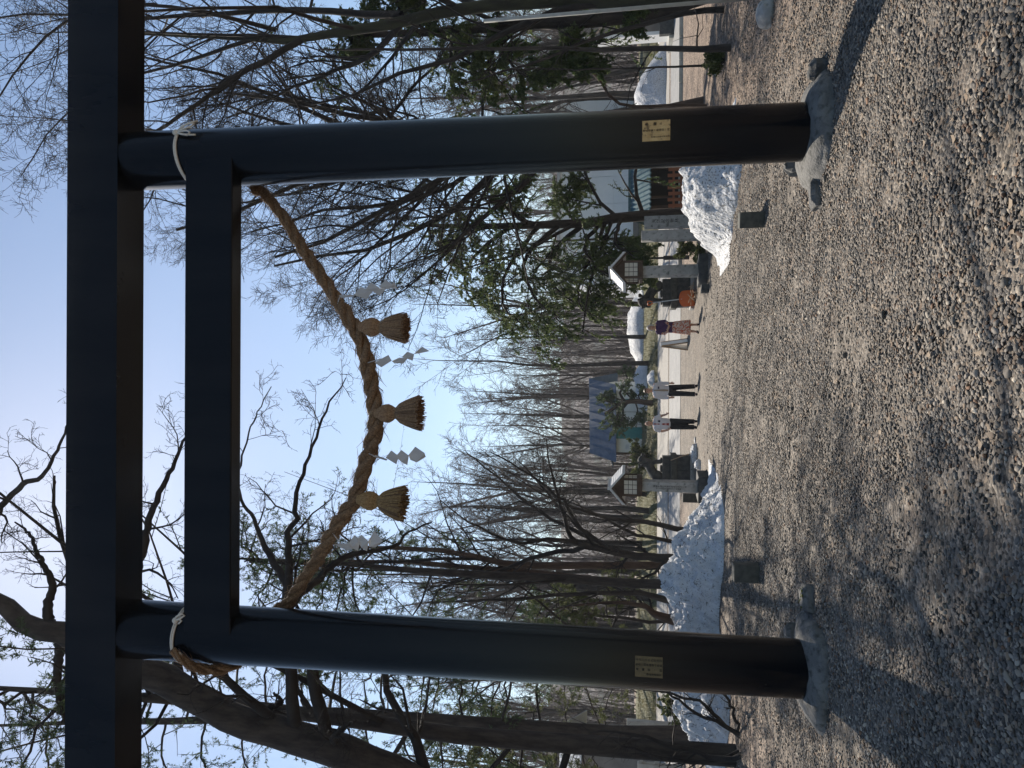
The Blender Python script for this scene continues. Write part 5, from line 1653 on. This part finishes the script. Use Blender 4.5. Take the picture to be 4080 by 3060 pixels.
# --- big leaning tree at upper left, with limbs reaching behind the left pillar
Y = 11.5
tG = [(-8.6, Y, -.1, .45), (-8.0, Y, 2.6, .38)] + ph(Y, [(1650, 3130, .34), (1400, 3010, .32), (1150, 2930, .30), (950, 2870, .28), (750, 2760, .28), (600, 2690, .30), (420, 2600, .27), (250, 2520, .22), (120, 2500, .20), (0, 2400, .17), (-250, 2280, .12), (-500, 2230, .06)])
limbsG = [tG,
    ph(Y, [(1300, 2975, .17), (1285, 2850, .16), (1250, 2720, .15), (1240, 2640, .14), (1190, 2500, .13), (1150, 2430, .12), (1190, 2370, .12), (1215, 2345, .11), (1265, 2310, .10, .2), (1340, 2240, .08, .4), (1470, 2195, .06, .6), (1580, 2175, .045, .8), (1620, 2130, .03, 1), (1720, 2080, .02, 1.2)]),
    ph(Y, [(1180, 2935, .17), (1170, 2820, .16), (1160, 2700, .15), (1155, 2560, .13), (1140, 2440, .12), (1146, 2330, .11), (1150, 2290, .10), (1148, 2210, .085), (1156, 2160, .08), (1145, 2105, .075), (1188, 2075, .07), (1172, 2010, .06), (1200, 1900, .05), (1240, 1790, .04), (1300, 1630, .028), (1382, 1505, .012)]),
    ph(Y, [(1142, 2330, .10), (1075, 2209, .08, .3), (1034, 2128, .065, .5), (1010, 2063, .05, .6), (965, 2002, .04, .6), (949, 1900, .03, .7), (1000, 1700, .02, .8), (1080, 1540, .012, .8)]),
    ph(Y, [(420, 2600, .15), (500, 2400, .12, -.4), (564, 2215, .10, -.6), (602, 2064, .08, -.7), (658, 1923, .06, -.8), (724, 1773, .035, -.9), (800, 1650, .015, -.9)]),
    ph(Y, [(200, 2510, .14), (190, 2420, .12, .2), (210, 2320, .09, .3), (160, 2230, .06, .3), (120, 2130, .04, .4), (60, 2080, .02, .5)]),
    ph(Y, [(-60, 2400, .12), (-60, 2200, .09, -.3), (0, 2027, .08, -.5), (94, 1932, .07, -.6), (179, 1885, .05, -.7), (254, 1735, .03, -.8), (290, 1650, .012, -.8)]),
    ph(Y, [(250, 2540, .14), (230, 2650, .11, .3), (240, 2800, .08, .5), (300, 2950, .05, .7)]),
    ph(Y, [(950, 2870, .12), (1050, 2830, .09, .3), (1120, 2800, .06, .4), (1090, 2760, .03, .4)]),
    ph(Y, [(1400, 3010, .10), (1330, 2950, .09, -.2), (1370, 2900, .06, -.3), (1420, 2870, .03, -.3)]),
]
make_tree('bare_tree', 'huge leaning old tree crossing behind the upper left of the torii', thin(limbsG, .72, .9),
          [L(7, .28, 48, 7, .2, .07, .3, .38, lmin=.5), L(5, .5, 46, 5, .24, .05, .15, .5, rmin=.006, lmin=.35), L(4, .5, 45, 4, .24, .03, .1, .6, rmin=.004, lmin=.18), L(2, .55, 45, 3, .2, .0, .2, .7, rmin=.0035, lmin=.08)], 51, MT['bark'], MT['twig'], n=40, wob_=.012)

# --- pale straight conifer trunk at far left with drooping side branches
Y = 18.0
xI = ground_x(2938, Y)
tI = [(xI, Y, gz(Y) - .1, .36)] + ph(Y, [(2650, 2932, .27), (2500, 2925, .25), (1860, 2880, .22), (1313, 2843, .2), (1042, 2861, .17), (700, 2870, .12), (300, 2880, .08), (-200, 2890, .03)])
gI = np.random.default_rng(5)
limI = []
for i in range(26):
    v = 150 + 2050 * (i + .5) / 26
    yc = np.interp(v, [300, 1042, 1313, 1860, 2500], [2880, 2861, 2843, 2880, 2925])
    s = -1 if i % 2 else 1
    ln = gI.uniform(180, 420)
    dz = gI.uniform(-1.2, 1.2)
    limI.append(ph(Y, [(v, yc, .05), (v + gI.uniform(-30, 40), yc + s * ln * .5, .035, dz), (v + gI.uniform(20, 160), yc + s * ln, .012, dz * 1.6)]))
make_tree('conifer', 'tall straight conifer with drooping needle sprays left of the left pillar', thin([tI] + limI, .78),
          [L(7, .5, 60, 5, .12, -.06, .15, .45, lmin=.5), L(4, .55, 45, 4, .14, -.05, .15, .55, rmin=.005, lmin=.3)], 52, MT['bark'], MT['twig'],
          leaf=dict(per=44, L=.09, W=.010, droop=.3), leafmat=MT['leaf2'], n=10)

# --- needle trees filling the left
def needle_tree(name, label, Y, foot, vtop, seed, width=1.0, m='leaf2', vlow=2450, r=.16, nl=22, per=13, lf=(.10, .016)):
    g = np.random.default_rng(seed)
    x = ground_x(foot, Y)
    zt = at(vtop, foot, Y).z
    z0 = gz(Y)
    zl = at(vlow, foot, Y).z
    tr = [(x, Y, z0 - .1, r * 1.2), (x, Y, z0 + (zt - z0) * .5, r * .8), (x + g.uniform(-.2, .2), Y, zt, .02)]
    lim = []
    for i in range(nl):
        z = zl + (zt - zl) * ((i + g.random()) / nl)
        k = 1 - (z - zl) / (zt - zl)
        a = g.random() * 6.28
        ln = width * (.5 + 1.9 * k ** .7) * g.uniform(.6, 1.15)
        lim.append([(x, Y, z, .045), (x + math.cos(a) * ln * .5, Y + math.sin(a) * ln * .5, z + g.uniform(.0, .25), .03), (x + math.cos(a) * ln, Y + math.sin(a) * ln, z + g.uniform(-.35, .1), .01)])
    return make_tree(name, label, thin([tr] + lim, .8), [L(6, .5, 50, 5, .12, .0, .15, .45, lmin=.4), L(4, .55, 45, 4, .14, .01, .15, .55, rmin=.005, lmin=.25)], seed, MT['bark'], MT['twig'],
                     leaf=dict(per=int(per * 3.6), L=lf[0] * .95, W=lf[1] * .62, droop=.15), leafmat=MT[m], n=8, wob_=.05)
needle_tree('conifer', 'dense dark pine crown at the upper left corner', 13.0, 3010, -400, 61, 1.25, 'leaf2', 700, .2, 26, 13)
needle_tree('conifer', 'pine seen through the gap below the tie beam at left', 17.5, 2330, 780, 62, 1.2, 'leaf2', 1480, .13, 36, 7)
needle_tree('conifer', 'green conifer between the leaning tree and the straight conifer', 23.0, 2760, 1150, 63, 1.25, 'leaf2', 2300, .15, 26, 12, (.13, .02))
needle_tree('conifer', 'olive conifer low beside the concrete fence', 26.0, 3000, 1750, 64, 1.15, 'leaf3', 2450, .12, 20, 12, (.14, .022))
needle_tree('conifer', 'thin conifer rising behind the two straight trunks', 28.0, 2330, 1080, 65, .8, 'leaf2', 1900, .1, 18, 10, (.13, .02))
needle_tree('conifer', 'olive young conifer just inside the left pillar', 27.0, 2480, 2150, 66, .95, 'leaf3', 2480, .08, 14, 12, (.13, .022))

# --- straight reddish trunks behind the left snow bank
Y = 20.0
make_tree('straight_tree', 'straight reddish trunk, right one of the pair behind the left snow bank',
    thin([[(ground_x(2256, Y), Y, gz(Y) - .1, .17)] + ph(Y, [(2640, 2253, .14), (2350, 2253, .13), (2100, 2252, .12), (1950, 2232, .11), (1800, 2200, .09), (1600, 2185, .07), (1350, 2170, .04), (1150, 2150, .02)]),
     ph(Y, [(1950, 2232, .07), (1800, 2225, .06), (1500, 2240, .04), (1200, 2260, .02)])], .78),
    [L(12, .22, 45, 6, .16, .06, .4, .4, lmin=.7), L(6, .5, 45, 4, .2, .02, .15, .55, rmin=.006, lmin=.35), L(5, .5, 45, 3, .2, 0, .1, .6, rmin=.005, lmin=.2)], 71, MT['bark_red'], MT['twig'])
Y = 21.0
make_tree('straight_tree', 'straight reddish trunk, left one of the pair behind the left snow bank',
    thin([[(ground_x(2325, Y), Y, gz(Y) - .1, .19)] + ph(Y, [(2620, 2322, .16), (2345, 2312, .15), (2197, 2292, .14), (1998, 2267, .12), (1800, 2252, .10), (1600, 2240, .08), (1300, 2235, .05), (1000, 2225, .02)])], .72),
    [L(14, .22, 45, 6, .16, .06, .35, .4, lmin=.7), L(6, .5, 45, 4, .2, .02, .15, .55, rmin=.006, lmin=.35), L(5, .5, 45, 3, .2, 0, .1, .6, rmin=.005, lmin=.2)], 72, MT['bark_red'], MT['twig'])
Y = 19.0
make_tree('spreading_tree', 'crooked bare tree spreading toward the left lantern',
    thin([[(ground_x(2230, Y), Y, gz(Y) - .1, .2)] + ph(Y, [(2680, 2227, .16), (2495, 2207, .14), (2380, 2185, .13), (2296, 2163, .12)]),
     ph(Y, [(2300, 2165, .10), (2263, 2120, .08), (2250, 2060, .075), (2246, 2048, .07), (2217, 1960, .05), (2197, 1870, .035), (2180, 1750, .02)]),
     ph(Y, [(2330, 2175, .11), (2240, 2200, .09, .3), (2147, 2212, .08, .4), (1998, 2272, .06, .6), (1774, 2337, .04, .8), (1700, 2446, .02, 1)]),
     ph(Y, [(2380, 2155, .09), (2290, 2075, .07, -.3), (2240, 1985, .06, -.5), (2215, 1975, .055, -.5), (2100, 1880, .04, -.8), (1950, 1800, .02, -1)]),
     ph(Y, [(2375, 2150, .09), (2200, 2070, .07, .5), (2080, 1985, .055, .8), (1980, 1900, .04, 1), (1860, 1800, .02, 1.2)]),
     ph(Y, [(2300, 2163, .09), (2200, 2150, .07, -.5), (2050, 2160, .05, -.8), (1900, 2100, .03, -1), (1750, 1990, .015, -1.2)]),
     ph(Y, [(2420, 2190, .08), (2300, 2100, .06, .6), (2150, 1930, .04, 1), (2060, 1830, .02, 1.2)])], .72),
    [L(8, .36, 45, 6, .18, .06, .2, .45, lmin=.5), L(6, .5, 45, 5, .2, .04, .15, .55, rmin=.006, lmin=.35), L(5, .5, 42, 4, .2, .02, .1, .6, rmin=.005, lmin=.22)], 73, MT['bark'], MT['twig'])
Y = 19.8
slender('slender_tree', 'leaning dark stem right of the crooked bare tree', Y, 2125, [(2720, 2112, .11), (2600, 2085, .09), (2480, 2072, .08), (2400, 2060, .06), (2200, 1990, .04), (2050, 1900, .02)], 74)
slender('slender_tree', 'thin dark stem between the leaning stem and crooked tree', 20.4, 2160, [(2690, 2160, .08), (2600, 2140, .07), (2520, 2125, .06), (2400, 2060, .045), (2250, 1990, .02)], 75)
slender('slender_tree', 'dark tangled tree left of the reddish pair', 19.5, 2410, [(2660, 2395, .13), (2600, 2370, .11), (2450, 2360, .09), (2250, 2370, .07), (2000, 2390, .05), (1700, 2400, .02)], 76, n1=14)
slender('slender_tree', 'short thick reddish trunk close to the left pillar', 22.0, 2480, [(2680, 2470, .22), (2620, 2450, .16), (2550, 2410, .10), (2400, 2400, .06), (2200, 2430, .03)], 77, 'bark_red', 12)

# low arching shrub at the left edge
Y = 12.2
b0 = ground_x(2935, Y)
make_tree('bare_shrub', 'low bare shrub arching over the snow at the left', [
    [(b0, Y, 0, .04)] + ph(Y, [(2880, 2890, .035), (2800, 2800, .025), (2700, 2770, .02), (2560, 2720, .012)]),
    [(b0, Y, 0, .035)] + ph(Y, [(2850, 2870, .03), (2740, 2820, .025), (2640, 2740, .012)]),
    [(b0 - .2, Y - .2, 0, .05)] + ph(Y, [(2850, 3020, .045), (2700, 2980, .04), (2550, 2935, .03), (2350, 2910, .015)]),
    [(b0 - .3, Y + .1, 0, .04)] + ph(Y, [(2800, 3040, .035), (2600, 3010, .03), (2450, 2960, .012)]),
    [(b0, Y, 0, .03)] + ph(Y, [(2900, 2800, .025), (2860, 2760, .02), (2780, 2750, .01)])],
    [L(7, .35, 45, 5, .18, .05, .2, .5, lmin=.3), L(5, .5, 45, 4, .2, .02, .15, .55, rmin=.003, lmin=.15)], 81, MT['bark'], MT['twig'], cat='shrub')

# leafy shrub by the lamp post, yew hedge pieces on the bank, garden pine before the shed
def bush(name, label, x, Y, size, seed, m, lf=(.06, .018), cat='shrub', stems=9, per=14):
    g = np.random.default_rng(seed)
    z = surf(x, Y) if Y < 40 else gz(Y) + .05
    lim = []
    for i in range(stems):
        a = g.random() * 6.28; e = g.uniform(.25, 1.0)
        dx, dy, dz = math.cos(a) * size[0] * e, math.sin(a) * size[0] * .8 * e, size[1] * g.uniform(.55, 1.0)
        lim.append([(x + .05 * dx, Y + .05 * dy, z - .02, .02), (x + .5 * dx, Y + .5 * dy, z + .6 * dz, .014), (x + dx, Y + dy, z + dz, .005)])
    return make_tree(name, label, lim, [L(6, .5, 50, 4, .15, .03, .15, .5, rmin=.003, lmin=.12), L(4, .5, 45, 3, .15, .02, .15, .5, rmin=.003, lmin=.08)], seed, MT['bark'], MT['twig'], cat=cat, leaf=dict(per=per, L=lf[0], W=lf[1], droop=.0), leafmat=MT[m], n=6, wob_=.0)
bush('leafy_shrub', 'round leafy shrub at the foot of the lamp post', ground_x(990, 24.0), 24.0, (.36, .62), 91, 'leaf3')
bush('leafy_shrub', 'bushy green shrub on the bank left of the shed', ground_x(1835, 45.5), 45.5, (1.3, 1.2), 92, 'leaf3', (.16, .05), stems=14)
bush('leafy_shrub', 'low green shrub before the olive conifer', ground_x(2860, 24.5), 24.5, (.9, 1.0), 93, 'leaf3', (.09, .03))
bush('leafy_shrub', 'small yellowish weeds beside the slender trees at right', ground_x(240, 15.0), 15.0, (.3, .3), 94, 'leaf3', (.06, .02), stems=7)
bush('leafy_shrub', 'small weedy tuft behind the right lantern base', ground_x(1010, 20.6), 20.6, (.3, .22), 95, 'leaf3', (.07, .02), stems=8)

def garden_pine():
    Y = 45.2
    g = np.random.default_rng(8)
    x = ground_x(1600, Y)
    zt = at(2420, 1600, Y).z
    tr = [(x - .1, Y, gz(Y), .2)] + ph(Y, [(2540, 1598, .17), (2500, 1600, .15), (2460, 1620, .12), (2410, 1650, .08)])
    lim = [ph(Y, [(2500, 1600, .10), (2460, 1660, .07), (2440, 1720, .04)]), ph(Y, [(2490, 1600, .10), (2470, 1560, .08), (2500, 1520, .06), (2490, 1480, .03)]), ph(Y, [(2470, 1615, .08), (2420, 1600, .05), (2400, 1590, .03)]),
           ph(Y, [(2530, 1600, .06), (2540, 1640, .04), (2520, 1670, .02)]), ph(Y, [(2480, 1605, .08), (2480, 1660, .06, -.4), (2470, 1700, .03, -.6)]), ph(Y, [(2550, 1598, .06), (2545, 1575, .04), (2555, 1560, .02)])]
    make_tree('garden_pine', 'clipped garden pine in front of the blue roofed shed', [tr] + lim, [L(8, .6, 55, 4, .15, .05, .3, .5, lmin=.45), L(6, .6, 50, 4, .15, .04, .2, .5, rmin=.006, lmin=.3)], 8, MT['bark_red'], MT['twig'],
              leaf=dict(per=26, L=.15, W=.028, droop=-.1), leafmat=MT['leaf2'], n=8)
garden_pine()

# --- wood behind the lane: every tree its own copy of one of six
def wood_proto(seed, H, r, fork):
    g = np.random.default_rng(seed)
    tr = [(0, 0, -.2, r * 1.2)]
    x = y = 0
    for i in range(1, 7):
        x += g.normal(0, .12 * H / 14); y += g.normal(0, .12 * H / 14)
        tr.append((x, y, H * i / 6, r * (1 - .92 * i / 6)))
    lim = []
    for k in range(fork):
        h0 = g.uniform(.2, .5) * H; a = g.random() * 6.28; s = g.uniform(.12, .25) * H
        c = tr[min(6, max(1, round(h0 / H * 6)))]
        lim.append([(c[0], c[1], h0, r * .6), (c[0] + math.cos(a) * s * .5, c[1] + math.sin(a) * s * .5, h0 + .25 * H, r * .4), (c[0] + math.cos(a) * s, c[1] + math.sin(a) * s, h0 + .48 * H, r * .1)])
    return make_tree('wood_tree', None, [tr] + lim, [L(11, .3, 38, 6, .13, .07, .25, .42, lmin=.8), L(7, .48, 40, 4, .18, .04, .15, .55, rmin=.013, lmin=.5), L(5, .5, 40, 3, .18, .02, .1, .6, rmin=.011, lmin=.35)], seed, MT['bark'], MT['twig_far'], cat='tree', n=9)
protos = [wood_proto(201, 15, .16, 2), wood_proto(202, 17, .19, 3), wood_proto(203, 13, .13, 1), wood_proto(204, 18, .2, 2), wood_proto(205, 14, .15, 3), wood_proto(206, 16, .14, 0)]
gw = random.Random(77)
spots = []
tries = 0
while len(spots) < 125 and tries < 6000:
    tries += 1
    Y = 47 + 62 * gw.random() ** 1.25
    x = gw.uniform(-.56, .58) * Y
    if 9.5 < Y * .16 and 1 < x < 17 and 55 < Y < 72: continue
    if -7 < x < 3.5 and Y < 56: continue
    if x > 1.5 and x < 17 and Y < 60 and gw.random() < .8: continue
    if any((x - a) ** 2 + (Y - b_) ** 2 < 3.2 for a, b_ in spots): continue
    spots.append((x, Y))
spots += [(-.2 + 1.6, 47.2), (3.2, 48.6), (-8.2, 46.8), (-11, 48), (-13.5, 45.8), (5.1, 46.6)]
used = set()
for i, (x, Y) in enumerate(spots):
    k = i % 6
    if k not in used:
        used.add(k); o = protos[k]
    else:
        o = copy_tree(protos[k])
    s = gw.uniform(.8, 1.22)
    o.location = (x, Y, gz(Y) - .1); o.rotation_euler = (gw.gauss(0, .03), gw.gauss(0, .03), gw.random() * 6.28); o.scale = (s, s, s * gw.uniform(.9, 1.1))
    if Y < 50: lab = 'slender bare tree at the near edge of the wood along the grass bank'
    elif x < -10: lab = 'slender bare tree in the wood far behind the left snow bank'
    elif x > 10: lab = 'slender bare tree in the wood far behind the lane at right'
    else: lab = 'slender bare tree in the wood behind the shed and the people'
    tag(o, lab, 'tree', lab.replace('slender bare tree', 'bare trees'))

def far_wood():
    """bare wood on the slope, one mass"""
    g = np.random.default_rng(99)
    n = 850
    Y = np.concatenate([g.uniform(100, 190, 520), g.uniform(190, 520, 330)]); X = g.uniform(-.62, .62, n) * Y
    z = np.array([max(gz(y), hillz(x, y) if y > 148 else 0) for x, y in zip(X, Y)])
    H = g.uniform(11, 19, n) * np.where(Y > 190, 1.25, 1.0)
    P = np.zeros((n, 5, 3)); P[:, 0] = np.stack([X, Y, z - .3], 1)
    for k in range(1, 5): P[:, k] = P[:, k - 1] + np.stack([g.normal(0, .25, n), g.normal(0, .25, n), H / 4], 1)
    Rr = np.linspace(.17, .03, 5)[None] * g.uniform(.6, 1.2, n)[:, None] * np.where(Y > 190, 1.7, 1.0)[:, None]
    parts = [tubes(P, Rr, 3)]
    P1, R1 = grow(g, P, Rr, 9, .3, 36, 3, .15, .1, .25, 1.0, .45, lmin=1.2, rmin=.03); parts.append(tubes(P1, R1, 3))
    P2_, R2_ = grow(g, P1, R1, 3, .5, 40, 2, .15, .05, .15, 1.0, .5, lmin=.8, rmin=.022); parts.append(tubes(P2_, R2_, 3))
    V, F = join(parts)
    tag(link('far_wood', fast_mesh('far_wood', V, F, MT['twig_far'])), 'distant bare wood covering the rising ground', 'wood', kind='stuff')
far_wood()

def undergrowth():
    """tangle of bare saplings and brush between the trunks"""
    g = np.random.default_rng(123)
    n = 560
    Y = g.uniform(53, 98, n); X = g.uniform(-.58, .58, n) * Y
    ok = ~((X > 1) & (X < 18) & (Y < 71)) & ~((X > -6.5) & (X < 1.5) & (Y < 55))
    X, Y = X[ok], Y[ok]; n = len(X)
    H = g.uniform(1.8, 7.0, n)
    d = nrm(np.stack([g.normal(0, .45, n), g.normal(0, .45, n), np.ones(n)], 1))
    P = np.zeros((n, 4, 3)); P[:, 0] = np.stack([X, Y, np.array([gz(y) for y in Y]) - .05], 1)
    for k in range(1, 4):
        d = nrm(d + g.normal(0, .14, (n, 3))); P[:, k] = P[:, k - 1] + d * (H / 3)[:, None]
    Rr = np.linspace(.05, .015, 4)[None] * g.uniform(.6, 1.4, n)[:, None]
    parts = [tubes(P, Rr, 3)]
    P1, R1 = grow(g, P, Rr, 7, .42, 45, 3, .2, .03, .12, 1.0, .5, lmin=.6, rmin=.013); parts.append(tubes(P1, R1, 3))
    P2_, R2_ = grow(g, P1, R1, 4, .55, 45, 3, .2, .0, .1, 1.0, .6, lmin=.4, rmin=.010); parts.append(tubes(P2_, R2_, 3))
    V, F = join(parts)
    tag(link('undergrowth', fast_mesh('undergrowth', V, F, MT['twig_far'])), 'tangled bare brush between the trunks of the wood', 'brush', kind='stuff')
undergrowth()

# ================================================================== HAZE: pale spring air over the whole place
hz = MB().box((0, 320, 39), (1420, 780, 86)).build('haze', None)
hz.data.materials.clear()
hmat = bpy.data.materials.new('haze_air'); hmat.use_nodes = True
hn = hmat.node_tree
hn.nodes.remove(hn.nodes['Principled BSDF'])
pv = hn.nodes.new('ShaderNodeVolumePrincipled')
pv.inputs['Color'].default_value = (.86, .91, 1.0, 1)
pv.inputs['Density'].default_value = HAZE
pv.inputs['Anisotropy'].default_value = .35
hn.links.new(pv.outputs[0], hn.nodes['Material Output'].inputs['Volume'])
hz.data.materials.append(hmat)
tag(hz, kind='stuff')
